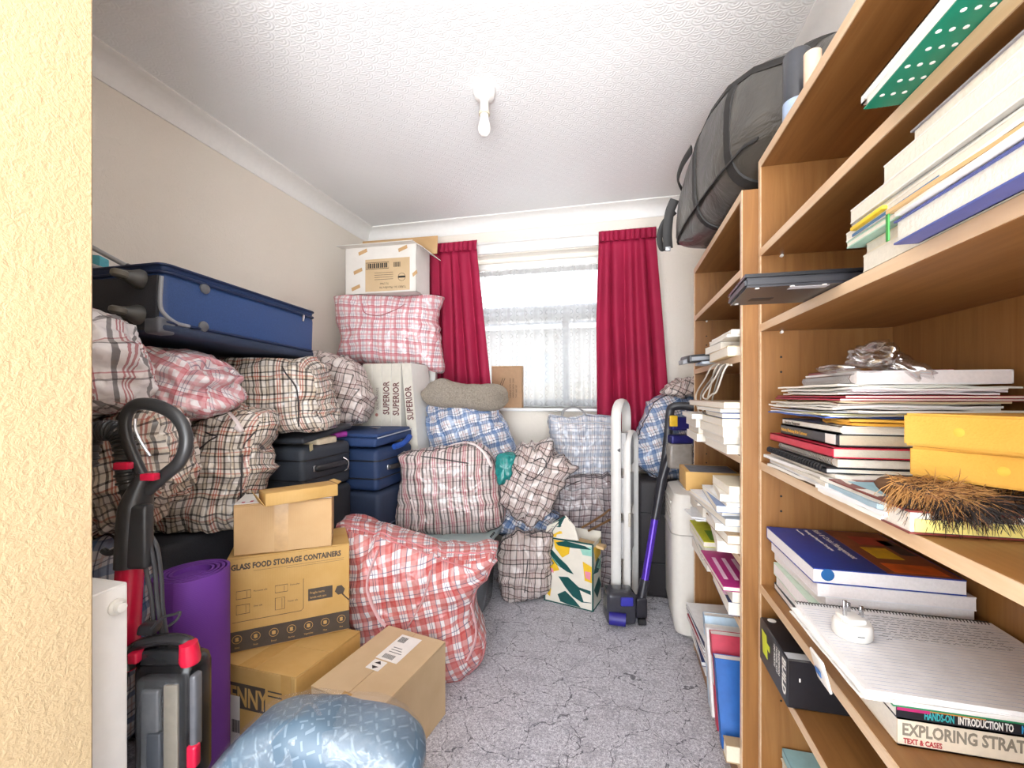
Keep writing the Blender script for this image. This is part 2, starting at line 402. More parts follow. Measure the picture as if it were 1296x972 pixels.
    for f in faces:
        bf = bm.faces.new([vs[i] for i in f]); bf.smooth = True
        a, b, c = (V0[f[0]], V0[f[1]], V0[f[2]]); nn = np.cross(b-a, c-a); nn = abs(nn/(np.linalg.norm(nn)+1e-12))
        for lp, i in zip(bf.loops, f):
            q = Q[i]
            if nn[1] > .42: uu = (q[0], q[2])
            elif nn[2] > nn[0]: uu = (q[0], q[1]+q[2])
            else: uu = (q[1]+q[0], q[2])
            lp[uvl].uv = ((uu[0]*cr-uu[1]*sr)*uvs, (uu[0]*sr+uu[1]*cr)*uvs)
    bvh = BVHTree.FromPolygons([Vector(p) for p in Wd], faces)
    if contact: BODIES.append((Wd.min(0), Wd.max(0), bvh))
    ring = [Vector(p) for p in Wd[:N]]; base = Vector((P0.x, P0.y, float(Wd[:, 2].min())))
    ring2 = [Vector(p) for p in Wd[3*N:4*N]]
    return bm, bvh, ring, ring2, base, z
def onto(bvh, pix, z, lift=.004):
    out = []
    for u, v in pix:
        r = ray(u, v); h = bvh.ray_cast(EYEV, r.normalized())
        out.append((h[0]-r.normalized()*lift) if h[0] else at(u, v, z))
    return out
BAGS = {}
def bag(name, label, cat, m, outline, z, D, group='plaid laundry bags in the pile', handles=(), seams=(), zips=(), hcol='e7d9d6', pcol='3a3436', piping=True, **kw):
    bm, bvh, ring, ring2, base, z = softbody(outline, z, D, contact=True, **kw)
    t = thing(name, label, cat, base, group)
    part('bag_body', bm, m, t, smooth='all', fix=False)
    if piping: part('piping', MB().tube(ring2, .0035, 6, closed=True), plain(pcol, .6), t)
    for h in handles:
        pp = smoothpath(onto(bvh, h, z, .008), 6); part('handle', MB().tube(pp, .006, 8, flat=(.45, 1.5)), plain(hcol, .55, .05), t)
    for h in seams:
        pp = smoothpath(onto(bvh, h, z, .002), 6); part('seam', MB().tube(pp, .003, 6), plain(pcol, .6), t)
    for h in zips:
        pp = smoothpath(onto(bvh, h, z, .003), 6); part('zip', MB().tube(pp, .005, 6, flat=(.5, 1.3)), plain('dcd5d2', .5), t)
    BAGS[name] = bvh
    return t, bvh

# ================================================================== THE ROOM
XL, XR, YB, H = -1.86, .70, 2.975, 2.40
XP, YP = -.88, .559                      # projecting wall by the doorway: its face and its corner
WX0, WX1, WZ0, WZ1, WD = -1.17, .02, 1.06, 2.147, .20

t = NT('patterned_grey_carpet'); v = t.obj()
wv = t.noise(5, 3, vec=v); vm = t.n('ShaderNodeVectorMath', operation='ADD'); t.l(v, vm.inputs[0])
nc = t.n('ShaderNodeTexNoise'); nc.inputs['Scale'].default_value = 7; t.l(v, nc.inputs['Vector'])
vs_ = t.n('ShaderNodeVectorMath', operation='SCALE'); vs_.inputs['Scale'].default_value = .10; t.l(nc.outputs[1], vs_.inputs[0]); t.l(vs_.outputs[0], vm.inputs[1])
vo = t.n('ShaderNodeTexVoronoi', feature='DISTANCE_TO_EDGE'); vo.inputs['Scale'].default_value = 7.6; t.l(vm.outputs[0], vo.inputs['Vector'])
vo2 = t.n('ShaderNodeTexVoronoi', feature='DISTANCE_TO_EDGE'); vo2.inputs['Scale'].default_value = 5.1; t.l(vm.outputs[0], vo2.inputs['Vector'])
brk = t.noise(60, 2, vec=v); 
l1 = t.math('LESS_THAN', vo.outputs[0], t.math('MULTIPLY', t.math('SUBTRACT', brk, .40), .045))
l2 = t.math('LESS_THAN', vo2.outputs[0], t.math('MULTIPLY', t.math('SUBTRACT', brk, .40), .045))
line = t.math('MAXIMUM', l1, l2)
spk = t.noise(230, 2, .8, v); mid = t.noise(13, 3, .6, v); spk2 = t.noise(90, 3, .8, v)
c = t.ramp(t.math('ADD', t.math('MULTIPLY', spk, .5), t.math('MULTIPLY', spk2, .5)), [(.36, '74717c'), (.48, 'b2afb8'), (.60, 'e6e4e9')])
c = t.mix(t.math('MULTIPLY', t.math('GREATER_THAN', mid, .56), .25), c, '7d7985')
c = t.mix(t.math('MULTIPLY', line, .8), c, '45424d'); t.color(c)
t.bump(t.math('SUBTRACT', spk, t.math('MULTIPLY', line, .6)), .6, .006); t.set(Roughness=.95, Sheen_Weight=.2); M_CARPET = t.m

t = NT('shell_embossed_ceiling_paper'); v = t.obj(); sp = t.n('ShaderNodeSeparateXYZ'); t.l(v, sp.inputs[0])
hgt = None
yy = t.math('DIVIDE', sp.outputs[1], .036); xx = t.math('DIVIDE', sp.outputs[0], .066); row = t.math('FLOOR', yy); fy = t.math('FRACT', yy)
def shell(rowoff):
    par = t.math('MULTIPLY', t.math('ABSOLUTE', t.math('MODULO', t.math('ADD', row, rowoff), 2)), .5)
    fx = t.math('SUBTRACT', t.math('FRACT', t.math('ADD', xx, par)), .5)
    dy = t.math('MULTIPLY', t.math('ADD', fy, rowoff), .545)
    return t.math('SQRT', t.math('ADD', t.math('MULTIPLY', fx, fx), t.math('MULTIPLY', dy, dy)))
d0 = shell(0); d1 = shell(1); inside = t.math('LESS_THAN', d0, .5)
dd = t.math('ADD', t.math('MULTIPLY', inside, d0), t.math('MULTIPLY', t.math('SUBTRACT', 1, inside), d1))
hgt = t.math('ADD', t.math('MULTIPLY', t.math('SINE', t.math('MULTIPLY', dd, 38)), .35), t.math('MULTIPLY', dd, -1.6))
t.color(t.ramp(t.noise(1.2, 2, vec=v), [(.3, 'f1f1f1'), (.7, 'f5f6f6')])); t.bump(hgt, .26, .005); t.set(Roughness=.7); M_CEIL = t.m

def wallpaper(name, a, b, scale, st, dist):
    t = NT(name); v = t.obj(); n1 = t.noise(scale, 4, .65, v, .6); n2 = t.noise(scale*3, 2, .6, v)
    t.color(t.ramp(t.noise(1.5, 2, vec=v), [(.3, a), (.7, b)])); t.bump(t.math('ADD', n1, t.math('MULTIPLY', n2, .4)), st, dist); t.set(Roughness=.62); return t.m
M_WALL = wallpaper('cream_woodchip_paper', 'ebe2d5', 'f0e9de', 55, .42, .008)
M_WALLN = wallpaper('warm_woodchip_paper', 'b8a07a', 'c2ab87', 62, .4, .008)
M_WHITEPAINT = plain('f3f2ef', .4, .02)
M_UPVC = plain('f1f1f0', .3, .01)

struct('floor', MB().rng((-3.2, 2.2), (-5.2, YB+.02), (-.05, 0)), M_CARPET, 'grey speckled carpet with dark crackle lines', smooth=False)
struct('ceiling', MB().rng((XL-.1, XR+.1), (-2.6, YB+.1), (H, H+.05)), M_CEIL, 'white ceiling with embossed shell paper', smooth=False)
struct('wall_left', MB().rng((XL-.1, XL), (YP-.1, YB+.1), (0, H)), M_WALL, 'cream textured left wall', smooth=False)
struct('wall_right', MB().rng((XR, XR+.1), (-.9, YB+.1), (0, H)), M_WALL, 'cream textured right wall behind the bookcases', smooth=False)
mb = MB()
mb.rng((XP-.12, XP), (-.9, YP), (0, H), .004, 1)
mb.rng((XL, XP-.12), (YP-.12, YP), (0, H))
struct('wall_front', mb, M_WALLN, 'cream woodchip wall corner beside the doorway', smooth=False)
mb = MB()
mb.rng((XL, WX0), (YB, YB+.3), (0, H)); mb.rng((WX1, XR), (YB, YB+.3), (0, H))
mb.rng((WX0, WX1), (YB, YB+.3), (0, WZ0)); mb.rng((WX0, WX1), (YB, YB+.3), (WZ1, H))
struct('wall_back', mb, M_WALL, 'cream textured window wall', smooth=False)

# cornice: coved profile swept along three walls
def cove(name, p, q, inward, label):
    p, q, inward = Vector(p), Vector(q), Vector(inward); prof = [(0, 0), (0, -.088), (.006, -.088)]
    for k in range(9):
        a = k/8*math.pi/2; prof.append((.010+.070*(1-math.cos(a)), -.080+.070*math.sin(a)))
    prof += [(.092, -.006), (.092, 0)]
    mb = MB(); mb.loft([[e+inward*x+UP*z for x, z in prof] for e in (p, q)]); return struct(name, mb, M_WHITEPAINT, label)
cove('trim_1', (XL, YP, H), (XL, YB, H), (1, 0, 0), 'white coved cornice along the left wall')
cove('trim_2', (XL, YB, H), (XR, YB, H), (0, -1, 0), 'white coved cornice above the window')
cove('trim_3', (XR, -.9, H), (XR, YB, H), (-1, 0, 0), 'white coved cornice above the bookcases')
struct('baseboard_back', MB().rng((XL, XR), (YB-.015, YB), (0, .09), .003), M_WHITEPAINT, 'white skirting under the window')
struct('baseboard_left', MB().rng((XL, XL+.015), (YP, YB-.015), (0, .09), .003), M_WHITEPAINT, 'white skirting along the left wall')
struct('trim_4', MB().rng((WX0-.22, WX1+.14), (YB-.022, YB), (WZ1+.005, WZ1+.075), .004), M_WHITEPAINT, 'white curtain batten over the window')

# window: frame, transom, panes, sill
yf = YB+WD
win = part('window_1', MB().rng((WX0, WX1), (yf, yf+.06), (WZ0, WZ0+.06), .004).rng((WX0, WX1), (yf, yf+.06), (WZ1-.055, WZ1), .004)
           .rng((WX0, WX0+.055), (yf, yf+.06), (WZ0+.06, WZ1-.055), .004).rng((WX1-.055, WX1), (yf, yf+.06), (WZ0+.06, WZ1-.055), .004), M_UPVC)
win['kind'] = 'structure'; win['label'] = 'white plastic window behind the net curtain'; win['category'] = 'window'
part('transom', MB().rng((WX0+.055, WX1-.055), (yf, yf+.06), (1.70, 1.76), .004), M_UPVC, win)
part('mullion', MB().rng((-.40, -.345), (yf, yf+.06), (WZ0+.06, 1.70), .004), M_UPVC, win)
part('sash_frame', MB().rng((WX0+.06, WX1-.06), (yf-.012, yf), (1.765, 1.80), .003).rng((WX0+.06, WX1-.06), (yf-.012, yf), (2.05, 2.085), .003)
     .rng((WX0+.06, WX0+.095), (yf-.012, yf), (1.80, 2.05), .003).rng((WX1-.095, WX1-.06), (yf-.012, yf), (1.80, 2.05), .003), M_UPVC, win)
hp = atY(690, 394, yf-.03)
part('window_handle', MB().rng((hp.x-.05, hp.x+.05), (yf-.045, yf-.028), (1.772, 1.788), .004).rng((hp.x-.012, hp.x+.012), (yf-.03, yf-.012), (1.768, 1.792)), M_GREYPL, win)
t = NT('clear_window_glass'); tr = t.n('ShaderNodeBsdfTransparent'); gl = t.n('ShaderNodeBsdfGlossy'); gl.inputs['Roughness'].default_value = .02
mx = t.n('ShaderNodeMixShader'); mx.inputs[0].default_value = .06; t.l(tr.outputs[0], mx.inputs[1]); t.l(gl.outputs[0], mx.inputs[2]); t.l(mx.outputs[0], t.out.inputs[0]); M_GLASS = t.m
for a, b, z0, z1 in ((WX0+.055, WX1-.055, 1.76, WZ1-.055), (WX0+.055, -.40, WZ0+.06, 1.70), (-.345, WX1-.055, WZ0+.06, 1.70)):
    part('pane', MB().rng((a, b), (yf+.028, yf+.033), (z0, z1)), M_GLASS, win, smooth=False)
part('window_sill', MB().rng((WX0-.06, WX1+.06), (YB-.035, yf), (WZ0-.022, WZ0), .006, 3), M_UPVC, win)

# outdoors, seen dimly through the net
M_RENDER = plain('9d968c', .8, .05, bump=.3, scale=25); M_ROOF = plain('5d6570', .8, .15); M_GRASS = plain('8b9a78', .9, .25, scale=6)
g = struct('ground', MB().rng((-14, 14), (YB+.32, 26), (-.12, -.06)), plain('ebe9e4', .9, .04), 'garden ground outside the window, paled to bounce daylight', smooth=False)  # ground colour made very pale to throw daylight up through the window
hs = thing('neighbour_house', 'pale rendered house with grey roof across the garden behind the net', 'house', (-1.5, 10.5, -.06))
part('wall', MB().rng((-9, 6.5), (10, 13), (-.06, 2.75)), M_RENDER, hs, smooth=False)
part('roof', MB().prism([(-9.4, 9.6, 2.7), (-9.4, 13.4, 2.7), (-9.4, 11.5, 3.55)], (12.0, 0, 0)), M_ROOF, hs, smooth=False)
part('gable', MB().prism([(1.6, 9.7, 2.7), (5.6, 9.7, 2.7), (3.6, 9.7, 4.5)], (0, 3, 0)), plain('6a727c', .8), hs, smooth=False)
part('gutter', MB().rng((-9.4, 2.6), (9.52, 9.62), (2.62, 2.72), .01), M_UPVC, hs)
for x in (-5.2, -2.6, .2): 
    w_ = part('window', MB().rng((x, x+1.1), (9.96, 10.02), (.95, 2.1)), plain('7b868d', .2), hs, smooth=False)
fn = thing('garden_fence', 'pale wooden garden fence outside the window', 'fence', (-1, 7, -.06))
M_FENCE = plain('8d8474', .8, .12, scale=9)
for i in range(38): part('board', MB().rng((-4.2+i*.16, -4.055+i*.16), (7.0+.012*(i % 2), 7.02+.012*(i % 2)), (-.06, 1.36)), M_FENCE, fn, smooth=False)
part('rail', MB().rng((-4.2, 1.9), (7.035, 7.08), (1.05, 1.12)), M_FENCE, fn); part('rail', MB().rng((-4.2, 1.9), (7.035, 7.08), (.3, .37)), M_FENCE, fn)

# net curtain
t = NT('lace_net'); tc = t.n('ShaderNodeTexCoord'); v = t.obj(); sp = t.n('ShaderNodeSeparateXYZ'); t.l(v, sp.inputs[0])
bandx = t.math('FRACT', t.math('DIVIDE', sp.outputs[0], .11)); inb = t.math('LESS_THAN', t.math('ABSOLUTE', t.math('SUBTRACT', bandx, .5)), .26)
mz = t.math('SUBTRACT', t.math('FRACT', t.math('DIVIDE', sp.outputs[2], .055)), .5); mxx = t.math('SUBTRACT', t.math('FRACT', t.math('DIVIDE', sp.outputs[0], .055)), .5)
rr = t.math('SQRT', t.math('ADD', t.math('MULTIPLY', mz, mz), t.math('MULTIPLY', mxx, mxx)))
mot = t.math('LESS_THAN', t.math('ABSOLUTE', t.math('SUBTRACT', rr, .27)), .07); mot = t.math('MULTIPLY', mot, inb)
den = t.math('ADD', .84, t.math('MULTIPLY', inb, .06)); den = t.math('ADD', den, t.math('MULTIPLY', mot, -.22)); den = t.math('ADD', den, t.math('MULTIPLY', t.math('SUBTRACT', t.noise(30, 3, vec=v), .5), .3))
tr = t.n('ShaderNodeBsdfTransparent'); tl = t.n('ShaderNodeBsdfTranslucent'); df = t.n('ShaderNodeBsdfDiffuse'); ms = t.n('ShaderNodeMixShader'); mx = t.n('ShaderNodeMixShader')
tl.inputs[0].default_value = (.24, .24, .245, 1); df.inputs[0].default_value = (.75, .75, .75, 1); ms.inputs[0].default_value = .3
t.l(tl.outputs[0], ms.inputs[1]); t.l(df.outputs[0], ms.inputs[2]); t.l(den, mx.inputs[0]); t.l(tr.outputs[0], mx.inputs[1]); t.l(ms.outputs[0], mx.inputs[2]); t.l(mx.outputs[0], t.out.inputs[0]); M_NET = t.m
net = thing('net_curtain', 'sheer white lace net curtain hanging in the window recess', 'curtain', ((WX0+WX1)/2, YB+.12, WZ0))
def cloth(fx, y0, zt, zb, amp, nf, ns=160, nz=24, seed=1, top=None):
    P = []
    for j in range(nz+1):
        q = j/nz; zz = zt+(zb-zt)*q; x0, x1 = fx(q); r = []
        for i in range(ns+1):
            s = i/ns; ph = s*nf*2*math.pi + 1.1*noise.noise(Vector((s*5, q*.6, seed)))*2
            a = amp*(.55+.6*q)*(1+.5*noise.noise(Vector((s*7, 3, seed))))
            if top and q < top: a *= .6
            r.append((x0+(x1-x0)*s+.003*math.cos(ph), y0+a*math.sin(ph)+.012*q*noise.noise(Vector((s*4, q*2, seed+9))), zz+(.004*math.sin(ph*1.0) if j == 0 else 0)))
        P.append(r)
    return MB().grid(P)
part('net_panel', cloth(lambda q: (WX0+.01, WX1-.01), YB+.13, 2.075, WZ0+.012, .012, 17, 260, 20, 3), M_NET, net, smooth='all')
part('net_wire', MB().tube([(WX0, YB+.13, 2.078), (WX1, YB+.13, 2.078)], .004), M_WHITEPL, net)
# red curtains
t = NT('crimson_curtain_cloth'); v = t.obj(); nz = t.noise(500, 2, vec=v)
c = t.ramp(t.noise(3, 2, vec=v), [(.3, '960f3a'), (.7, 'a81442')]); t.color(c); t.bump(nz, .1, .001); t.set(Roughness=.75); M_CURT = t.m
def curtain(pxl, pxr, vt, vb, label, seed, nf):
    y0 = YB-.10
    L = [atY(u, v, y0) for u, v in pxl]; R_ = [atY(u, v, y0) for u, v in pxr]; zt = L[0].z; zb = atY(pxl[-1][0], vb, y0).z
    def lerp(A, z):
        for p, q in zip(A, A[1:]):
            if q.z <= z <= p.z: f = (p.z-z)/(p.z-q.z); return p.x+(q.x-p.x)*f
        return A[-1].x if z < A[-1].z else A[0].x
    fx = lambda q: (lerp(L, zt+(zb-zt)*q), lerp(R_, zt+(zb-zt)*q))
    cu = thing('curtain', label, 'curtain', ((L[-1].x+R_[-1].x)/2, y0, zb), 'crimson window curtains')
    p = part('drape', cloth(fx, y0, zt-.05, zb, .026, nf, 150, 40, seed, .06), M_CURT, cu, smooth='all')
    p.modifiers.new('hem_thickness', 'SOLIDIFY').thickness = .003
    hd = part('gathered_heading', cloth(lambda q: (fx(0)[0], fx(0)[1]), y0-.003, zt+.012, zt-.058, .014, nf*2.2, 150, 6, seed+5), M_CURT, cu, smooth='all')
    hd.modifiers.new('hem_thickness', 'SOLIDIFY').thickness = .006
    rail = part('hook', MB().tube([(fx(0)[0], y0+.035, zt-.01), (fx(0)[1], y0+.035, zt-.01)], .006), M_WHITEPL, cu)
curtain([(538, 312), (539, 400), (540, 520)], [(603, 309), (612, 400), (624, 520)], 312, 560, 'left crimson curtain with gathered heading beside the stacked pink bag', 2, 5)
curtain([(757, 296), (754, 400), (755, 540)], [(829, 291), (838, 400), (848, 540)], 296, 545, 'right crimson curtain with gathered heading beside the bookcase wall', 4, 5)
rl = MB().tube([(-1.42, YB-.055, 2.215), (.26, YB-.055, 2.215)], .007)
tag(part('curtain_rail', rl, M_WHITEPL), 'thin white curtain rail fixed over the window', 'curtain rail')

# ceiling lamp
lp = atZ(613, 113, H); lamp = thing('ceiling_lamp', 'bare bulb in a white batten holder on the ceiling', 'lamp', (lp.x, lp.y, H-.2))
part('base', MB().lathe([(0, 0), (.046, 0), (.046, -.018), (.040, -.034), (.022, -.042), (.018, -.05), (0, -.05)], (lp.x, lp.y, H)), M_WHITEPL, lamp)
part('bulb_holder', MB().lathe([(0, 0), (.017, 0), (.019, -.05), (.017, -.055), (0, -.055)], (lp.x, lp.y, H-.046)), plain('ddd8d0', .35), lamp)
part('holder_ring', MB().lathe([(0, 0), (.023, 0), (.023, -.010), (0, -.010)], (lp.x, lp.y, H-.095)), plain('c9bfa8', .4), lamp)
part('bulb', MB().lathe([(0, 0), (.017, 0), (.018, -.022), (.024, -.04), (.0265, -.058), (.022, -.076), (.012, -.085), (0, -.087)], (lp.x, lp.y, H-.105)), plain('f0eeea', .25, .01), lamp)

# radiator
rad = thing('radiator', 'white panel radiator end beside the wall corner', 'radiator', (-1.05, YP+.06, .12))
ry0, ry1, rx = YP+.035, YP+.108, -.958
part('panel', MB().rng((rx-.5, rx), (ry1-.012, ry1), (.14, .775), .004).rng((rx-.5, rx), (ry0, ry0+.012), (.14, .775), .004), M_WHITEPL, rad)
part('end_grille', MB().rng((rx-.004, rx+.002), (ry0+.008, ry1-.004), (.145, .772), .002), plain('e6e4e0', .4, .02), rad)
part('top_grille', MB().rng((rx-.5, rx), (ry0+.008, ry1-.008), (.765, .775), .002), M_WHITEPL, rad)
part('end_plug', MB().lathe([(0, 0), (.016, 0), (.016, .010), (.010, .012), (.009, .022), (0, .023)], (rx-.004, (ry0+ry1)/2+.014, .735), (1, 0, 0), 20), plain('d8d4cc', .35), rad)
part('bracket', MB().rng((rx-.4, rx-.37), (YP, ry0+.005), (.3, .5)), M_WHITEPL, rad); part('valve_pipe', MB().tube([(rx-.03, (ry0+ry1)/2, .15), (rx-.03, (ry0+ry1)/2, 0)], .008), M_WHITEPL, rad)

# ------------------------------------------------------------------ BOOKCASES
def bookcase(name, label, x0, x1, y0, y1, zs, top, seedlabel):
    th = .018
    b = thing(name, label, 'bookcase', ((x0+x1)/2, (y0+y1)/2, 0), 'oak veneer bookcases')
    for y in (y0, y1-th):
        s = part('side_panel', MB().rng((x0+.002, x1), (y, y+th), (0, top-th if False else top), .001, 1), M_WOODZ, b)
        part('edging', MB().rng((x0, x0+.002), (y, y+th), (0, top)), M_EDGE, s)
    part('back_panel', MB().rng((x1-.006, x1-.001), (y0+th, y1-th), (.06, top-th)), M_WOODZ, b)
    tp = part('top_panel', MB().rng((x0+.002, x1-.006), (y0+th, y1-th), (top-.023, top), .001, 1), M_WOODY, b)
    part('edging', MB().rng((x0, x0+.002), (y0+th, y1-th), (top-.023, top)), M_EDGE, tp)
    for z in zs:
        s = part('shelf', MB().rng((x0+.002, x1-.006), (y0+th, y1-th), (z-.020, z), .001, 1), M_WOODY, b)
        part('edging', MB().rng((x0, x0+.002), (y0+th, y1-th), (z-.020, z)), M_EDGE, s)
    part('plinth', MB().rng((x0+.004, x0+.018), (y0+th, y1-th), (0, zs[-1]-.020)), M_WOODY, b)
    for z in zs[:-1]:
        for y in (y0+th, y1-th):
            sg = 1 if y == y0+th else -1
            part('shelf_pin', MB().lathe([(0, 0), (.004, 0), (.004, .008), (0, .008)], (x0+.05, y, z-.024), (0, sg, 0), 8), M_WHITEPL, b)
            for k in (-.09, -.13):
                part('peg_hole', MB().lathe([(0, 0), (.003, 0), (.003, .0006), (0, .0006)], (x0+.05, y, z+k), (0, sg, 0), 8), M_BLACKINK, b)
    return b
NX, FX = .375, .335
bookcase('bookcase', 'near tall oak veneer bookcase crowded with papers, foam and notebooks', NX, .685, .18, 1.320, [1.546, 1.342, .969, .637, .461, .10], 1.79, 0)
bookcase('bookcase', 'far oak veneer bookcase standing slightly forward, under the black holdall', FX, .66, 1.326, 2.112, [1.503, 1.264, .977, .69, .51, .10], 1.72, 0)

# hard things the bags rest on or against
for xyz in (((-1.845, -1.352), (1.03, 1.72), (1.318, 1.54)), ((-1.84, -1.43), (1.10, 1.50), (0, .655)), ((-1.84, -1.30), (1.57, 1.94), (0, .985)), ((-1.80, -1.17), (1.96, 2.36), (0, .955)), ((-1.86, XR), (YB-.14, YB+.3), (0, 1.75)), ((-2.2, XL), (.3, 3.2), (0, 2.4))): solid_rng(*xyz)
solid((-.912, 1.145, 0), (.256, -.052, 0), (.053, .372, 0), UP*.264)
solid((-1.315, 1.128, 0), (.372, -.012, 0), (.0417, .277, 0), UP*.30)
_d = Vector((.294, .233, 0)); _n = Vector((-_d.y, _d.x, 0)).normalized(); solid((-1.239, 1.157, .302), _d, _n*.21, UP*.312); solid((-1.235, 1.178, .61), (.25, .167, 0), _n*.17, UP*.175)
_p0, _p1 = at(459, 460.5, 2.66), at(507.5, 461, 2.60); _pd = Vector((_p1.x-_p0.x, _p1.y-_p0.y, 0)); _pn = Vector((-_pd.y, _pd.x, 0)).normalized()*.24
solid((_p0.x, _p0.y, 0), _pd, _pn, UP*_p0.z); solid(Vector((_p0.x, _p0.y, 0))+_pd*1.48, _pd*.25, _pn, Vector((-_pd.x*.475, -_pd.y*.475, _p0.z)))
solid((-.399, 2.415, 0), (.27, -.07, 0), (.037, .145, 0), UP*.40)

# ================================================================== LEFT PILE: BAGS
bag('laundry_bag', 'white plaid bag with black and red lines at the wall corner, under the suitcase wheels', 'bag', P_WHITE,
    [(78, 406), (112, 396), (133, 404), (146, 424), (153, 446), (161, 474), (163, 500), (146, 514), (112, 518), (78, 518)], 1.13, .12, seed=3, wr=.014, uvrot=-.15, piping=False)
bag('laundry_bag', 'crumpled pink and white plaid bag below the blue suitcase', 'bag', P_PINK,
    [(150, 480), (166, 460), (195, 448), (235, 448), (264, 460), (286, 488), (284, 508), (268, 522), (235, 528), (195, 528), (160, 524), (148, 508)], 1.49, .12, seed=5, wr=.016, ncr=20, uvrot=.3, Db=.15, piping=False, press=[(2, -1, (-1.9, -1.3), (1.0, 1.8), 1.318)])
bag('laundry_bag', 'beige plaid bag with black lines directly under the far end of the blue suitcase', 'bag', P_BEIGE,
    [(264, 476), (285, 458), (310, 453), (332, 448), (345, 443), (372, 450), (398, 460), (412, 476), (418, 502), (420, 532), (408, 543), (372, 547), (320, 546), (280, 538), (264, 510)], 1.95, .17, seed=8, wr=.015, ncr=18, uvrot=-.08, Db=.16, piping=False, press=[(2, -1, (-1.9, -1.34), (1.0, 1.8), 1.305), (2, 1, (-1.9, -1.2), (1.4, 2.0), .99)],
    seams=[[(352, 452), (360, 470), (376, 495), (378, 540)]])
bag('laundry_bag', 'small brown and white plaid bag between the beige bag and the white boxes', 'bag', P_BROWN,
    [(399, 452), (412, 447), (430, 455), (450, 460), (459, 478), (466, 508), (462, 530), (440, 541), (415, 540), (402, 520), (400, 480)], 2.42, .14, seed=11, wr=.016, ncr=14, uvrot=.25, piping=False, press=[(2, 1, (-2, -1), (1.8, 2.5), .985)])
bag('laundry_bag', 'big open beige plaid bag with folded black-edged top behind the red vacuum handle', 'bag', P_BEIGE,
    [(188, 600), (205, 560), (225, 532), (262, 524), (300, 516), (341, 526), (337, 560), (331, 600), (324, 632), (306, 664), (272, 678), (232, 682), (196, 676), (186, 640)], 1.65, .13, seed=14, wr=.016, ncr=16, uvrot=.12, piping=False, press=[(2, 1, (-2, -1), (1, 1.6), .66)],
    seams=[[(236, 532), (262, 548), (274, 552), (262, 560), (238, 582), (228, 600)], [(336, 530), (318, 552), (308, 566), (306, 600), (304, 650)]],
    handles=[[(290, 522), (300, 534), (306, 545), (298, 540)]])
bag('laundry_bag', 'tan and red plaid bag behind the ribbed vacuum hose', 'bag', P_BEIGE,
    [(84, 524), (120, 516), (150, 512), (196, 520), (222, 545), (233, 580), (230, 612), (212, 632), (196, 640), (184, 662), (130, 666), (84, 666)], 1.27, .10, seed=17, wr=.015, ncr=14, uvrot=-.2, piping=False)
bag('laundry_bag', 'blue and white plaid bag low behind the radiator', 'bag', P_BLUE,
    [(84, 670), (130, 664), (156, 668), (172, 700), (178, 780), (172, 860), (160, 935), (84, 940)], 1.30, .10, seed=19, wr=.012, ncr=10)

# front and middle bags
bag('laundry_bag', 'large red and white plaid laundry bag standing on the carpet behind the labelled box', 'bag', P_RED,
    [(432, 664), (440, 656), (452, 659), (480, 668), (520, 680), (560, 690), (598, 692), (622, 689), (628, 694), (614, 722), (602, 745), (605, 775), (613, 800), (608, 826), (588, 846), (564, 853), (520, 850), (470, 846), (440, 835), (434, 780), (431, 710)], 1.86, .17, seed=23, wr=.011, ncr=16, uvrot=-.17, e=.5, lump=.02, pcol='c4767a',
    handles=[[(478, 697), (466, 730), (466, 752), (478, 780), (488, 792)], [(545, 722), (540, 745), (530, 770), (517, 792)], [(596, 765), (602, 790), (601, 812), (591, 836)]], seams=[[(446, 664), (490, 682), (540, 702), (602, 722)]], hcol='e3b9bb')
bag('laundry_bag', 'maroon and cream plaid laundry bag sitting in the grey storage tub', 'bag', P_TUB,
    [(511, 580), (515, 573), (535, 569), (562, 566), (590, 561), (610, 566), (624, 582), (632, 608), (637, 640), (634, 660), (610, 670), (560, 673), (515, 668), (499, 656), (503, 630), (512, 602)], 2.44, .14, seed=27, wr=.009, ncr=12, uvrot=-.06,
    handles=[[(556, 572), (575, 562), (596, 561), (612, 572), (622, 590)], [(520, 632), (526, 655), (528, 672)]], seams=[[(514, 576), (545, 579), (590, 586), (622, 592)]], hcol='eadcda')
bag('laundry_bag', 'blue plaid laundry bag under the rolled fleece beside the window', 'bag', P_BLUE,
    [(541, 514), (552, 507), (575, 501), (592, 503), (612, 512), (630, 520), (640, 538), (648, 560), (656, 580), (650, 610), (630, 636), (580, 640), (556, 620), (550, 575), (545, 540)], 2.76, .13, seed=31, wr=.014, ncr=18, uvrot=-.3,
    seams=[[(576, 499), (584, 512), (600, 522), (618, 522)]], pcol='7f97c0')
bag('laundry_bag', 'pink and white plaid bag under the white carton in the corner', 'bag', P_PINK,
    [(427, 374), (434, 369), (460, 374), (500, 376), (535, 372), (552, 366), (561, 372), (560, 386), (553, 398), (555, 430), (561, 462), (557, 472), (535, 466), (500, 462), (465, 461), (432, 456), (435, 430), (430, 400)], 2.88, .13, seed=35, wr=.010, ncr=14, uvrot=.03, e=.6, pcol='c98a90', press=[(2, -1, (-2, -.85), (2.2, 3), 1.792)],
    handles=[[(458, 384), (462, 396), (480, 399), (500, 392), (512, 385)]], hcol='c98088')
bag('laundry_bag', 'crumpled brown plaid bag with open black-edged mouth right of the storage tub', 'bag', P_BROWN,
    [(634, 612), (640, 588), (652, 572), (676, 564), (696, 558), (700, 572), (720, 588), (714, 610), (702, 626), (690, 646), (672, 662), (652, 652), (640, 634)], 2.42, .10, seed=39, wr=.014, ncr=18, uvrot=.4,
    seams=[[(648, 584), (656, 598), (672, 608), (686, 596), (696, 580), (697, 562)], [(672, 586), (686, 580), (692, 590), (684, 602)]])
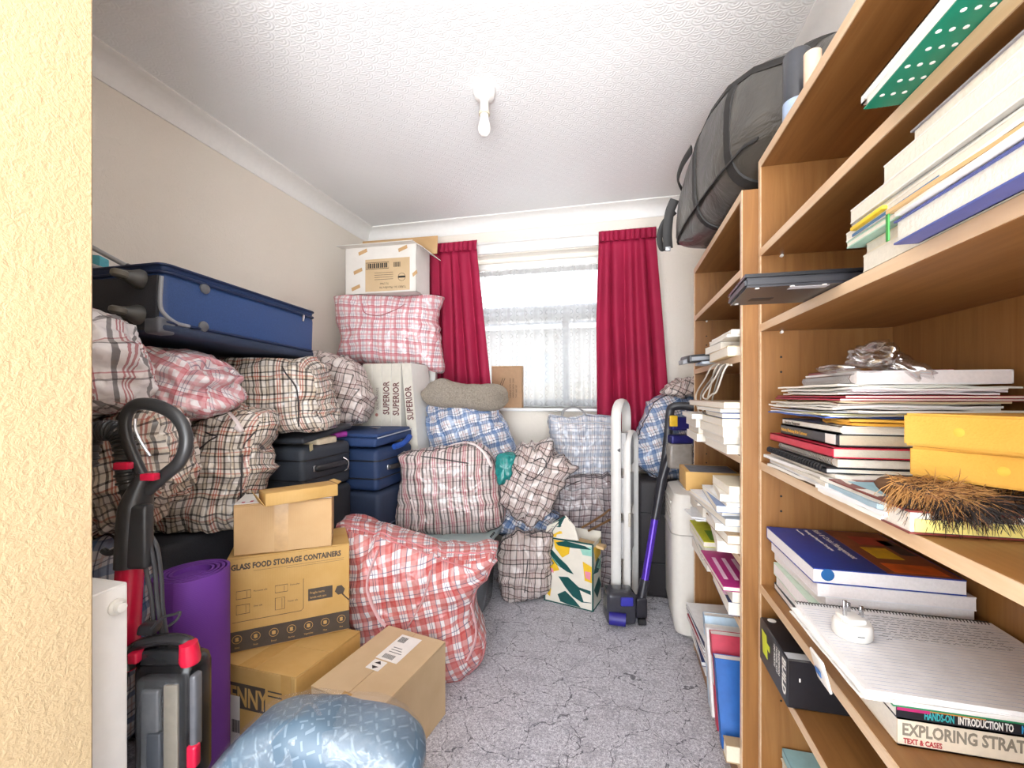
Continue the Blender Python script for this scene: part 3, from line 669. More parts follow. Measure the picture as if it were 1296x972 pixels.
bag('laundry_bag', 'blue-grey plaid bag squeezed beneath the crumpled brown bag', 'bag', P_BLUE,
    [(630, 640), (640, 624), (656, 630), (672, 645), (692, 644), (702, 656), (698, 670), (676, 676), (640, 676), (628, 668)], 2.56, .07, seed=41, wr=.014, ncr=14, uvrot=.5)
bag('laundry_bag', 'brown and cream plaid bag on the carpet between the tub and the leaf-print tote', 'bag', P_BROWN,
    [(631, 700), (638, 682), (660, 674), (690, 672), (698, 680), (696, 715), (692, 742), (668, 754), (642, 757), (633, 740)], 2.46, .10, seed=43, wr=.010, ncr=10, uvrot=.04, seams=[[(672, 676), (668, 710), (664, 750)]])
bag('laundry_bag', 'square grey-blue checked bag standing below the window sill', 'bag', P_GREY,
    [(694, 528), (704, 526), (725, 530), (752, 526), (776, 528), (783, 534), (783, 590), (780, 608), (752, 612), (720, 608), (699, 600), (697, 560)], 2.74, .07, seed=47, wr=.008, ncr=12, uvrot=0, e=.4,
    handles=[[(711, 527), (714, 519), (726, 515), (736, 519), (742, 526)]], zips=[[(698, 532), (720, 536), (750, 534), (780, 537)]], pcol='8b93a2', hcol='8d8d8d')
bag('laundry_bag', 'dark grey-brown plaid bag behind the leaf-print tote', 'bag', P_DARK,
    [(696, 640), (704, 614), (725, 602), (750, 600), (776, 606), (786, 625), (786, 690), (780, 735), (740, 742), (705, 738), (696, 690)], 2.67, .08, seed=51, wr=.013, ncr=14, uvrot=.05,
    handles=[[(750, 606), (756, 625), (764, 648), (770, 662)]], seams=[[(706, 622), (730, 610), (752, 606)]])
bag('laundry_bag', 'blue striped plaid bag on the black suitcase by the bookcase', 'bag', P_BLUE,
    [(799, 582), (804, 562), (812, 538), (822, 514), (836, 501), (856, 497), (880, 499), (898, 512), (898, 604), (860, 606), (828, 602)], 2.58, .11, seed=55, wr=.011, ncr=12, uvrot=-.32)
bag('laundry_bag', 'small crumpled brown plaid bag on top of the blue striped bag', 'bag', P_BROWN,
    [(842, 498), (848, 487), (862, 482), (880, 477), (898, 486), (898, 500), (870, 500), (850, 500)], 2.52, .07, seed=57, wr=.014, ncr=12, uvrot=.4, piping=False)
# teal sheet of plastic between bags
bag('plastic_bag', 'teal plastic carrier bag tucked between the blue and brown plaid bags', 'bag', plain('1f7f7c', .2, .2, bump=.4, scale=60),
    [(628, 582), (640, 574), (652, 578), (646, 592), (640, 606), (632, 610)], 2.36, .04, group=None, seed=61, wr=.008, ncr=8, piping=False, N=40, NR=10)

# rolled fleece
t = NT('beige_fleece'); v = t.obj(); n1 = t.noise(110, 4, .75, v); t.color(t.ramp(n1, [(.3, 'a08d76'), (.7, 'd6c8b4')])); t.bump(n1, 1.0, .03); t.set(Roughness=.95, Sheen_Weight=.3); M_FLEECE = t.m
fl = thing('fleece_blanket', 'rolled beige fleece blanket on top of the blue plaid bag', 'blanket', at(588, 512, 2.66))
part('roll', softbody([(534, 499), (540, 490), (548, 483), (561, 479), (576, 484), (596, 487), (626, 486), (639, 492), (642, 502), (638, 514), (622, 520), (595, 519), (565, 516), (542, 512)], 2.68, .075, e=.72, seed=63, wr=.004, ncr=4, N=80, NR=14, lump=.006)[0], M_FLEECE, fl, smooth='all', fix=False)
f1 = at(632, 503, 2.605); fa = RGT
part('end_layers', MB().tube([f1+(fa*math.cos(a_)+UP*math.sin(a_))*(.036-.0024*a_) for a_ in [k*.5 for k in range(26)]], .005, 6), M_FLEECE, fl)

# ------------------------------------------------------------------ SUITCASES
def rbox(x, y, z, r, seg=4): return MB().rng(x, y, z, r, seg)
def ringpath(x, y, z, r, plane, at_):
    """rounded rectangle path; plane 'X' -> in YZ at X=at_, 'Z' -> in XY, 'Y' -> in XZ"""
    (a0, a1), (b0, b1) = {'X': (y, z), 'Z': (x, y), 'Y': (x, z)}[plane]; out = []
    for cx_, cy_, s in ((a1-r, b1-r, 0), (a0+r, b1-r, 1), (a0+r, b0+r, 2), (a1-r, b0+r, 3)):
        for k in range(6):
            t_ = (s+k/5)*math.pi/2; p, q = cx_+r*math.cos(t_), cy_+r*math.sin(t_)
            out.append({'X': (at_, p, q), 'Z': (p, q, at_), 'Y': (p, at_, q)}[plane])
    return out
sx, sy, sz = (-1.845, -1.352), (1.03, 1.72), (1.297, 1.520)
sc_ = thing('suitcase', 'large blue fabric suitcase lying flat on top of the plaid bags', 'suitcase', (-1.6, 1.38, sz[0]), 'suitcases in the pile')
M_BLUECASE = plain('2a4576', .55, .12, bump=.25, scale=300)
part('shell', rbox(sx, sy, (sz[0]+.02, sz[1]-.03), .025), M_BLUECASE, sc_)
part('lid', rbox((sx[0]+.004, sx[1]-.004), (sy[0]+.004, sy[1]-.004), (sz[1]-.036, sz[1]), .017), plain('223760', .6, .12, bump=.25, scale=300), sc_)
part('back_board', rbox((sx[0], sx[1]+.004), (sy[0]-.004, sy[1]), (sz[0], sz[0]+.035), .014), M_NAVYDARK, sc_)
part('wheel_end_panel', rbox((sx[0]+.02, sx[1]-.012), (sy[0]-.006, sy[0]+.01), (sz[0]+.01, sz[1]-.045), .005), M_DARKCLOTH, sc_)
for z in (sz[1]-.034, sz[0]+.036, sz[1]-.010): part('piping', MB().tube(ringpath((sx[0]-.002, sx[1]+.002), (sy[0]-.002, sy[1]+.002), None, .03, 'Z', z), .0045, 6, closed=True), plain('1b2a4d', .5), sc_)
part('corner_guard', MB().tube(smoothpath([(sx[1]+.001, sy[0]+.09, sz[0]+.036), (sx[1]+.002, sy[0]+.05, sz[0]+.038), (sx[1]+.001, sy[0]+.014, sz[0]+.056), (sx[1]-.002, sy[0]-.001, sz[0]+.085), (sx[1]-.002, sy[0]-.001, sz[1]-.05)]), .006, 8), plain('8d9097', .4), sc_)
part('corner_guard', rbox((sx[1]-.06, sx[1]+.003), (sy[0]-.008, sy[0]+.05), (sz[0]-.002, sz[0]+.05), .012), plain('5b5e66', .4), sc_)
for z in (sz[0]+.055, sz[1]-.058):
    w = part('wheel_housing', MB().lathe([(0, 0), (.030, 0), (.030, .012), (.020, .03), (.014, .05), (0, .05)], (sx[1]-.075, sy[0]-.004, z), (-.15, -1, .05), 16), plain('4a4a48', .4), sc_)
    part('wheel', MB().lathe([(0, -.011), (.018, -.011), (.024, -.006), (.024, .006), (.018, .011), (0, .011)], (sx[1]-.088, sy[0]-.055, z+.004), (.1, .1, 1), 20), plain('6a675f', .45), w)
for z in (sz[0]+.045, sz[1]-.05):
    part('side_foot', MB().lathe([(0, 0), (.018, 0), (.017, .006), (.009, .010), (0, .011)], (sx[1]-.001, 1.17, z), (1, 0, 0), 16), M_GREYPL, sc_)
part('zip_pull', MB().obox((sx[1]+.002, 1.63, sz[1]-.065), (.004, 0, 0), (0, .012, 0), (0, .004, .03), .001), M_STEEL, sc_)

sc_.rotation_euler.x = -.038; sc_.location.z += .030
# airer rods behind the suitcase
air = thing('clothes_airer', 'white-railed folded clothes airer behind the blue suitcase', 'airer', (-1.75, 1.2, 1.525))
rods = []
for (a, b) in (((96, 302), (172, 343)), ((96, 329), (150, 348))):
    p, q = at(a[0], a[1], 1.44), at(b[0], b[1], 1.50); rods.append((p, q)); part('rail', MB().tube([p, q], .008, 10), plain('b9babd', .3, .02, metal=.4), air)
    d = (q-p).normalized(); part('end_clip', MB().tube([q-d*.03, q+d*.008], .011, 8), M_GREYPL, air)
part('end_bar', MB().tube([rods[0][0], rods[1][0]], .008), plain('dcdcdd', .3), air)
part('teal_cloth', MB().obox(at(114, 322, 1.49), (.025, .012, 0), (-.03, .05, 0), (0, 0, -.05), .004), plain('5fb6c4', .8, .1), air)

def case(name, label, m, x, y, z, handle_y=None, dark=None, wheels=False, extra=True):
    t = thing(name, label, 'suitcase', ((x[0]+x[1])/2, (y[0]+y[1])/2, z[0]), 'suitcases in the pile')
    part('shell', rbox(x, y, z, .028), m, t)
    dk = dark or M_BLACKPL
    for k in (.3, .72): part('piping', MB().tube(ringpath((x[0]-.001, x[1]+.001), (y[0]-.001, y[1]+.001), None, .03, 'Z', z[0]+(z[1]-z[0])*k), .004, 6, closed=True), dk, t)
    if handle_y:
        zz = z[0]+(z[1]-z[0])*.52; h = part('handle', MB().tube(smoothpath([(x[1]-.004, handle_y-.10, zz), (x[1]+.02, handle_y-.085, zz), (x[1]+.022, handle_y+.085, zz), (x[1]-.004, handle_y+.10, zz)]), .010, 10, flat=(1.4, .8)), dk, t)
        for s in (-1, 1): part('handle_mount', rbox((x[1]-.002, x[1]+.008), (handle_y+s*.105-.012, handle_y+s*.105+.012), (zz-.014, zz+.014), .003), M_STEEL if s < 0 else dk, h)
    return t
case('suitcase', 'black suitcase standing on the carpet under the big open beige bag', M_DARKCLOTH, (-1.84, -1.43), (1.10, 1.50), (0, .655))
case('suitcase', 'black suitcase underneath the half-open black case', M_DARKCLOTH, (-1.84, -1.30), (1.57, 1.94), (0, .715), 1.75)
tb = case('suitcase', 'half-open black suitcase with side handle, clothes showing under its lid', plain('353a43', .6, .15, bump=.25, scale=300), (-1.84, -1.300), (1.585, 1.93), (.718, .925), 1.76)
lid = part('lid', MB().obox((-1.84, 1.585, .925), (.545, -.006, .014), (0, .35, .045), (0, -.002, .028), .012, 3), plain('2c3038', .6, .15, bump=.25, scale=300), tb)
part('zip_slider', MB().obox((-1.297, 1.62, .905), (.006, 0, 0), (0, .018, .006), (0, -.004, .030), .002), plain('cdbf95', .3, metal=.6), lid)
part('zip_pull', MB().tube(smoothpath([(-1.288, 1.845, .85), (-1.27, 1.86, .83), (-1.275, 1.862, .795), (-1.285, 1.85, .785)], 6), .0035, 6), M_STEEL, tb)
part('folded_clothes', rbox((-1.75, -1.315), (1.70, 1.84), (.92, .955), .012), plain('e6d6bb', .85, .1), tb)
tg = tag(part('rolled_garment', MB().tube(smoothpath([(-1.42, 1.83, .952), (-1.34, 1.86, .955), (-1.31, 1.90, .958)]), .014, 10), plain('8d2a86', .8, .15)), 'magenta rolled garment poking out of the half-open black suitcase', 'garment')
case('suitcase', 'navy suitcase at the bottom beside the red plaid bag', M_NAVYDARK, (-1.80, -1.17), (1.97, 2.36), (0, .655), 2.15, plain('56607a', .5))
tb = case('suitcase', 'blue suitcase with raised flap stacked beside the white boxes', plain('20365c', .6, .15, bump=.25, scale=300), (-1.80, -1.175), (1.965, 2.35), (.66, .875), 2.17)
lid = part('lid', MB().obox((-1.80, 1.955, .885), (.62, 0, 0), (0, .40, .02), (0, 0, .045), .014, 3), M_NAVYCLOTH, tb)
part('lid_pocket', MB().obox((-1.62, 1.97, .928), (.44, 0, .004), (0, .36, .014), (0, 0, .022), .009, 3), M_NAVYCLOTH, tb)
part('zip_trim', MB().tube([(-1.177, 1.97, .932), (-1.177, 2.34, .952)], .003, 6), plain('b9bfcc', .4), lid)
part('badge', rbox((-1.30, -1.26), (2.10, 2.14), (.968, .972), .001), M_STEEL, tb)
part('garment_fold', MB().tube(smoothpath([(-1.17, 2.12, .872), (-1.155, 2.18, .88), (-1.16, 2.25, .895), (-1.17, 2.30, .91)]), .016, 8), plain('2450a8', .7), tb)
bs = atY(799, 592, 2.62)
case('suitcase', 'black upright suitcase behind the cordless stick vacuum', plain('2a2629', .6, .2, bump=.2, scale=200), (bs.x+.035, .63), (2.58, 2.84), (0, .665))

# ------------------------------------------------------------------ STORAGE TUB
tub = thing('storage_tub', 'grey translucent plastic storage tub holding the maroon plaid bag', 'storage tub', (-.90, 2.30, 0))
tx, ty = (-1.09, -.66), (2.10, 2.42); hz = .405
t = NT('smoky_plastic'); t.color(t.ramp(t.noise(4, 2, vec=t.obj()), [(.3, '5c6166'), (.7, '6f757a')])); t.set(Roughness=.22, Alpha=.93); M_TUB = t.m
mb = MB(); w = .006
def tub_ring(s, z): return ringpath((tx[0]+s, tx[1]-s), (ty[0]+s, ty[1]-s), None, .05, 'Z', z)
mb.loft([tub_ring(.035, .0), tub_ring(.028, .02), tub_ring(.006, hz), tub_ring(.012, hz), tub_ring(.036, .026), tub_ring(.045, .006)])
part('body', mb, M_TUB, tub)
rim = part('rim', MB().loft([tub_ring(0.006, hz-.03), tub_ring(-.014, hz-.03), tub_ring(-.018, hz-.004), tub_ring(-.010, hz+.006), tub_ring(.010, hz+.006), tub_ring(.012, hz-.004)]), plain('a9b8b8', .3, .05), tub)
for k in range(4): part('rim_slot', MB().rng((tx[1]+.008, tx[1]+.017), (2.18+k*.022, 2.188+k*.022), (hz-.004, hz+.0075)), M_BLACKPL, rim)

# ------------------------------------------------------------------ CARTONS
def carton(name, label, o, ax, ay, h, m, top=True, flapgap=.003, tape=True, group='cardboard boxes'):
    """closed carton: o = near-left bottom corner, ax along its front, ay into depth"""
    o, ax, ay = Vector(o), Vector(ax), Vector(ay)
    t = thing(name, label, 'box', o+(ax+ay)/2, group)
    part('box_body', MB().obox(o, ax, ay, UP*(h-.004), .002, 1), m, t)
    part('flap', MB().obox(o+UP*(h-.004), ax, ay*.497, UP*.004, .001, 1), m, t)
    part('flap', MB().obox(o+UP*(h-.004)+ay*.503, ax, ay*.497, UP*.004, .001, 1), m, t)
    return t
# labelled front box, long side towards the red bag
A, B_, C_, D_ = (Vector(p) for p in ((-.912, 1.145, 0), (-.859, 1.517, 0), (-.608, 1.475, 0), (-.656, 1.093, 0)))
t = thing('cardboard_box', 'pale closed cardboard box with white shipping label on the carpet', 'box', (A+C_)/2, 'cardboard boxes')
o, ax, ay = A, D_-A, B_-A; h = .262
part('box_body', MB().obox(o, ax, ay, UP*(h-.004), .002, 1), M_KRAFT2, t)
for k in (0, .503): part('flap', MB().obox(o+UP*(h-.004)+ax*k, ax*.497, ay, UP*.004, .001, 1), M_KRAFT2, t)
def on(o, ax, ay, a, b): return o+ax*a+ay*b
T = o+UP*h; lab = part('shipping_label', MB().obox(on(T, ax, ay, .34, .52), ax*.34, ay*.40, UP*.0006), M_PAPER, t, smooth=False)
for k in range(9): part('barcode_bar', MB().obox(on(T, ax, ay, .38+k*.013, .80)+UP*.0006, ax*.007, ay*.085, UP*.0004), M_BLACKINK, lab, smooth=False)
for k in range(11): part('barcode_bar', MB().obox(on(T, ax, ay, .41+k*.016, .545)+UP*.0006, ax*.008, ay*.06, UP*.0004), M_BLACKINK, lab, smooth=False)
for k in range(3): part('address_line', MB().obox(on(T, ax, ay, .42, .64+k*.035)+UP*.0006, ax*(.2-.03*k), ay*.008, UP*.0004), M_GREYPL, lab, smooth=False)
sq = part('hazard_label', MB().obox(on(T, ax, ay, .36, .37), ax*.20, ay*.13, UP*.0007), M_PAPER, t, smooth=False)
cc = on(T, ax, ay, .46, .435)+UP*.0008
for s in (1, -1): decal('hazard_mark', [cc+ay*(.055*s), cc+ay*(.018*s)+ax*.05*1, cc+ay*(.018*s)-ax*.05][::s], UP, M_BLACKINK, sq)
part('tape_strip', MB().obox(on(T, ax, ay, .44, -.002), ax*.12, ay*.07, UP*.0006), M_TAPE, t, smooth=False)

# box with the dark name panel
o = Vector((-1.315, 1.128, 0)); ax = Vector((.372, -.012, 0)); ay = Vector((.0417, .277, 0))
t = carton('cardboard_box', 'taped golden cardboard box with dark lettered panel under the food container box', o, ax, ay, .30, M_KRAFT3)
nf = ax.cross(UP).normalized()
def fr(o, ax, a, z): return o+ax*a+UP*z
decal('printed_panel', [fr(o, ax, a, z)+nf*.0004 for a, z in ((.20, .168), (.70, .168), (.70, .246), (.20, .246))], nf, M_INK, t)
lettering('ENNY', .082, fr(o, ax, .335, .178)+nf*.001, ax, UP, M_KRAFT3, t, sx=.66, bold=.002)
for k in range(2): part('side_print', MB().obox(fr(o, ax, .73, .225+k*.014)+nf*.001, ax*.14, nf*.0004, UP*.004), M_INK, t, smooth=False)
lb = part('paper_label', MB().obox(fr(o, ax, .24, -.0)+nf*.0012, ax*.20, nf*.0006, UP*.205), M_PAPER, t, smooth=False)
for k in range(7): part('barcode_bar', MB().obox(fr(o, ax, .36+k*.012, .09)+nf*.0019, ax*.007, nf*.0004, UP*.04), M_BLACKINK, lb, smooth=False)
part('tape_strip', MB().obox(o+UP*.3+ax*.42, ax*.16, ay, UP*.0006), M_TAPE, t, smooth=False)
part('tape_strip', MB().obox(fr(o, ax, .86, .0)+nf*.0004, ax*.10, nf*.0005, UP*.30), M_TAPE, t, smooth=False)
part('tape_strip', MB().obox(o+ax*1.001+ay*.02+UP*.24, ax*.001, ay*.95, UP*.055), M_TAPE, t, smooth=False)

# food container box
o = Vector((-1.239, 1.157, .302)); e = Vector((-.945, 1.39, .302)); ax = e-o; ay = Vector((-ax.y, ax.x, 0)).normalized()*.21; hh = .312
t = carton('cardboard_box', 'brown cardboard box printed GLASS FOOD STORAGE CONTAINERS with dark icon band', o, ax, ay, hh, M_KRAFT3)
nf = ax.cross(UP).normalized(); al = ax.normalized(); Lx = ax.length
lettering('GLASS FOOD STORAGE CONTAINERS', .026, fr(o, ax, .03, .272), ax, UP, M_INK, t, sx=.755, bold=.0011)
for a, b, z in ((.2, .95, .262), (.46, .95, .255)): part('printed_rule', MB().obox(fr(o, ax, a, z)+nf*.0003, ax*(b-a), nf*.0003, UP*.0008), M_INK, t, smooth=False)
band = part('printed_band', MB().obox(fr(o, ax, 0, .004)+nf*.0003, ax, nf*.0003, UP*.066), M_INK, t, smooth=False)
names = ['Salad', 'Fruit', 'Bread', 'Berries', 'Vegetables', 'Meat', 'Rice']
for k in range(7):
    c_ = fr(o, ax, .075+k*.142, .044)+nf*.0012
    part('icon_ring', MB().tube([c_+al*.0135*math.cos(q*math.pi/8)+UP*.0135*math.sin(q*math.pi/8) for q in range(16)], .0009, 4, closed=True), M_KRAFT3, band)
    pts = [c_+al*(.008*math.cos(q*math.pi/4)*(1 if q % 2 else (.5+.1*(k % 3))))+UP*.007*math.sin(q*math.pi/4) for q in range(8)]
    decal('icon_glyph', pts, nf, M_KRAFT3, band)
    lettering(names[k], .0085, fr(o, ax, .075+k*.142, .014)+nf*.0004, ax, UP, M_KRAFT3, band, align='CENTER', sx=.8)
fx = lambda a, z: fr(o, ax, a, z)+nf*.0003
part('printed_frame', MB().tube([fx(.04, .10), fx(.58, .10), fx(.60, .107), fx(.60, .21)], .0008, 4), M_INK, t)
for a, z, w_, hgt in ((.07, .175, .11, .026), (.37, .176, .10, .024), (.07, .125, .10, .03), (.37, .118, .075, .04)):
    part('appliance_icon', MB().tube([fx(a, z), fx(a+w_, z), fx(a+w_, z+hgt), fx(a, z+hgt)], .0009, 4, closed=True), M_INK, t)
    part('appliance_icon', MB().tube([fx(a+w_*.72, z+.003), fx(a+w_*.72, z+hgt-.003)], .0008, 4), M_INK, t)
for a, z, s_ in ((.20, .192, 'Microwave safe'), (.49, .193, 'Dishwasher'), (.20, .142, 'Oven safe'), (.47, .138, 'Freezer safe')): lettering(s_, .0085, fr(o, ax, a, z), ax, UP, M_INK, t, sx=.75)
wp = part('warning_panel', MB().obox(fx(.64, .128), ax*.21, nf*.0003, UP*.042), M_INK, t, smooth=False)
lettering('Fragile items', .0115, fr(o, ax, .655, .152)+nf*.0004, ax, UP, M_KRAFT3, wp, sx=.8); lettering('handle with care', .0105, fr(o, ax, .655, .136)+nf*.0004, ax, UP, M_KRAFT3, wp, sx=.75)
decal('hand_icon', [fx(a, z) for a, z in ((.87, .146), (.90, .132), (.945, .135), (.96, .15), (.93, .165), (.89, .164))], nf, M_INK, t); part('hand_icon', MB().tube([fx(.93, .136), fx(.97, .118), fx(.995, .108)], .0022, 5), M_INK, t)

# plain box with white flap on it
o = Vector((-1.235, 1.178, .616)); e = Vector((-.985, 1.345, .616)); ax = e-o; ay = Vector((-ax.y, ax.x, 0)).normalized()*.17
t = carton('cardboard_box', 'plain brown cardboard box on top of the food container box', o, ax, ay, .168, M_KRAFT)
nf = ax.cross(UP).normalized()
part('tape_strip', MB().obox(fr(o, ax, .40, .0)+nf*.0004, ax*.14, nf*.0004, UP*.165), plain('c09a68', .3), t, smooth=False)
wl = part('printed_lid', MB().obox(o+UP*.1685+ay*.06, ax, ay*.9, UP*.002), M_WHITECARD, t, smooth=False)
for k in range(12): part('red_mark', MB().obox(o+UP*.1705+ax*(.06+k*.08)+ay*(.12+.05*(k % 2)), ax*.03, ay*.10, UP*.0005), plain('b3243c', .6), wl, smooth=False)
# slim open-ended box lying on it
o = at(336, 637, 1.40); o.z = .789; e = at(428, 632, 1.56); ax = Vector((e.x-o.x, e.y-o.y, 0)); ay = Vector((-ax.y, ax.x, 0)).normalized()*.085
t = thing('cardboard_box', 'slim kraft box with pointed end flap lying on the plain brown box', 'box', o+(ax+ay)/2, 'cardboard boxes')
part('box_body', MB().obox(o, ax, ay, UP*.042, .003, 2), M_KRAFT3, t)
part('end_flap', MB().prism([o+ax+UP*.042, o+ax+ay+UP*.042, o+ax*1.06+ay*.9+UP*.047, o+ax*1.06+ay*.1+UP*.047], UP*.002), M_KRAFT3, t)
part('tuck_flap', MB().prism([o-ax*.001+UP*.002, o+ay-ax*.001+UP*.002, o+ay-ax*.08+UP*.04, o+ay*.1-ax*.10+UP*.04], -ax.normalized()*.002), M_KRAFT3, t)

# white carton with raised brown flap in the corner
p0 = at(437, 374, 2.80); p1 = at(527, 373, 2.70); o = Vector((p0.x, p0.y, 1.795)); ax = Vector((p1.x-p0.x, p1.y-p0.y, 0)); ay = Vector((-ax.y, ax.x, 0)).normalized()*.21; h = at(437, 315, 2.80).z-1.795
nf = ax.cross(UP).normalized()
t = thing('carton', 'white printed carton with raised brown flap on top of the pink bag in the corner', 'box', o+(ax+ay)/2, 'cardboard boxes')
mb = MB(); th_ = .004
mb.obox(o, ax, ay, UP*th_); mb.obox(o, ax, ay.normalized()*th_, UP*h); mb.obox(o+ay, ax, -ay.normalized()*th_, UP*h); mb.obox(o, al*0+ax.normalized()*th_, ay, UP*h); mb.obox(o+ax, -ax.normalized()*th_, ay, UP*h)
part('box_body', mb, M_WHITECARD, t, smooth=False)
part('back_flap', MB().obox(o+ay*.98+UP*h-ax*.02, ax*1.13, ay.normalized()*.004, UP*.125+ay*.08), M_KRAFT, t, smooth=False)
part('front_flap', MB().obox(o+UP*h-ax*.05, ax*1.05, nf*.06-UP*.002, UP*.004), M_WHITECARD, t, smooth=False)
part('side_flap', MB().prism([o+ax+UP*h, o+ax+ay+UP*h, o+ax*1.16+ay+UP*(h-.05), o+ax*1.07+UP*(h-.02)], UP*.004), M_WHITECARD, t, smooth=False)
pl = part('printed_label', MB().obox(fr(o, ax, .29, .012)+nf*.0004, ax*.62, nf*.0004, UP*.205), M_KRAFT2, t, smooth=False)
fx = lambda a, z: fr(o, ax, a, z)+nf*.0010
part('barcode_frame', MB().tube([fx(.30, .155), fx(.62, .155), fx(.62, .195), fx(.30, .195)], .0016, 4, closed=True), M_BLACKINK, pl)
for k in range(16): part('barcode_bar', MB().obox(fx(.315+k*.0185, .160), ax*(.008+.004*(k % 3)), nf*.0003, UP*.03), M_BLACKINK, pl, smooth=False)
for k in range(6): part('barcode_bar', MB().obox(fx(.69+k*.016, .160), ax*.009, nf*.0003, UP*.03), M_BLACKINK, pl, smooth=False)
for k in range(4): part('print_line', MB().obox(fx(.42, .085+k*.014), ax*.26, nf*.0003, UP*.0025), M_INK, pl, smooth=False)
lettering('TURBO 2in1 Microfibre Set', .020, fx(.86, .040), -ax, -UP, M_INK, pl, sx=.8); lettering('TU 27460', .018, fx(.62, .065), -ax, -UP, M_INK, pl, sx=.8)
part('stamp_mark', MB().tube([fx(.80+.05*math.cos(q), .095+.024*math.sin(q)) for q in [k*.4 for k in range(16)]], .0012, 4, closed=True), M_INK, pl); part('stamp_mark', MB().obox(fx(.75, .09), ax*.10, nf*.0003, UP*.012), M_BLACKINK, pl, smooth=False)
for a, z, s_ in ((.20, .245, 1), (.76, .25, 1), (.13, .125, 1), (.10, .02, 1), (.955, .09, .5)):
    part('tape_motif', MB().obox(fx(a, z), (ax*.12*s_+UP*.022), nf*.0004, UP*.022-ax*.01), M_KRAFT, t, smooth=False)

# tall white packs in the corner (SUPERIOR) and one behind
M_PACK = plain('d9d4c8', .5, .04); M_PACK2 = plain('e8e6e0', .4, .02)
xs = [459, 471, 482.5, 494.5, 507, 519]
pk0, pk1 = at(459, 460.5, 2.66), at(507.5, 461, 2.60); pdir = Vector((pk1.x-pk0.x, pk1.y-pk0.y, 0))/4; pdep = Vector((-pdir.y, pdir.x, 0)).normalized()*.24
for k in range(5):
    ax = pdir*.985; ay = pdep; o = Vector((pk0.x, pk0.y, 0))+pdir*k; up = UP*pk0.z
    if k == 4: up = Vector((-pdir.x*1.9, -pdir.y*1.9, pk0.z)); o = o+pdir*1.92
    nm = ['left end pack of five, plain cream edge', 'second pack from the left, plain cream edge', 'leftmost of the three with dark vertical lettering', 'middle one of the three with dark vertical lettering', 'right one with dark lettering, leaning'][k]
    t = thing('flooring_pack', 'tall slim white pack in the corner, '+nm, 'pack', o+ax/2+ay/2, 'tall white packs in the corner')
    part('pack_body', MB().obox(o, ax, ay, up, .003, 1), M_PACK if k < 4 else M_PACK, t)
    part('pack_face', MB().obox(o+ax, ax.normalized()*.0008, ay, up), M_PACK2, t, smooth=False)
    nf = ax.cross(UP).normalized(); ul = up.normalized()
    if k >= 2:
        base = at(xs[k]+9+(0 if k < 4 else 4), [0, 0, 525, 526, 531][k], 2.6); tz = base.z/ul.z if ul.z else 0
        lettering('SUPERIOR', .056, o+ax*.80+up*(tz/up.length)+nf*.001, ul, -ax, plain('6b3f3f', .6), t, sx=.80, bold=.0012)
    else:
        tz = 1.06; lettering('QUALITY GRADE', .022, o+ax*.70+up*(tz/up.length)+nf*.001, ul, -ax, plain('8a7a70', .6), t, sx=.8)
        part('round_mark', MB().lathe([(0, 0), (.010, 0), (.010, .0005), (0, .0005)], o+ax*.5+up*((tz-.03)/up.length)+nf*.0006, nf, 14), plain('b0776c', .6), t)
o = at(534, 640, 2.9); tp = at(533, 469, 2.9)
t = thing('flooring_pack', 'single short white pack leaning behind the rolled fleece', 'pack', (o.x+.05, o.y+.03, 0), 'tall white packs in the corner')
part('pack_body', MB().obox((tp.x, tp.y, 0), (.095, .02, 0), (-.01, .05, 0), UP*(tp.z), .003, 1), M_PACK2, t); part('end_cap', MB().obox((tp.x-.001, tp.y-.001, tp.z), (.097, .02, 0), (-.01, .052, 0), UP*.006, .001, 1), M_PACK, t)

# ================================================================== FRONT LEFT: VACUUM, MAT, WRAPPED ROLL
zv = 1.0
vac = thing('upright_vacuum', 'black and red upright vacuum cleaner with clear dust cup beside the radiator', 'vacuum cleaner', at(200, 1132, zv))
M_VBLK = plain('2c2c2d', .35, .1); M_VDK = plain('151517', .25, .1)
loop = [(182, 606), (170, 580), (161, 556), (158, 535), (164, 518), (178, 511), (200, 514), (222, 526), (234, 545), (235, 566), (226, 586), (210, 600), (196, 612), (186, 622)]
part('handle', MB().tube(smoothpath([at(u, v, zv) for u, v in loop], 6), .0125, 12, flat=(1.15, .9)), M_VBLK, vac)
part('grip_strip', MB().tube(smoothpath([at(u, v, zv-.013) for u, v in ((171, 530), (172, 545), (180, 562), (190, 577))], 5), .003, 6), plain('b9bcc2', .2, metal=.5), vac)
neck = smoothpath([at(u, v, zv) for u, v in ((186, 600), (180, 615), (174, 634), (170, 660), (167, 715))], 6)
part('wand_neck', MB().tube(neck, [.016+.018*min(1, i/14) for i in range(len(neck))], 14, flat=(.8, 1.05)), M_VBLK, vac)
part('cord_hook', MB().tube(smoothpath([at(u, v, zv-.02) for u, v in ((166, 694), (150, 696), (138, 700), (130, 696))]), .007, 8), M_VBLK, vac)
for u, v in ((150, 600), (184, 614)): part('release_tab', MB().obox(at(u-8, v-5, zv-.035), RGT*.032, FWD*.02, UP*.016, .003), M_RED, vac)
part('red_tube', MB().tube([at(165, 712, zv), at(162, 760, zv), at(158, 845, zv)], .0265, 18, flat=(1, 1)), M_RED, vac)
hp_ = smoothpath([at(u, v, zv+.03) for u, v in ((172, 640), (160, 600), (158, 565), (150, 548), (134, 545), (116, 552), (108, 590))], 9)
ho = part('hose', MB().tube(hp_, .020, 12), plain('3a3b3c', .5), vac)
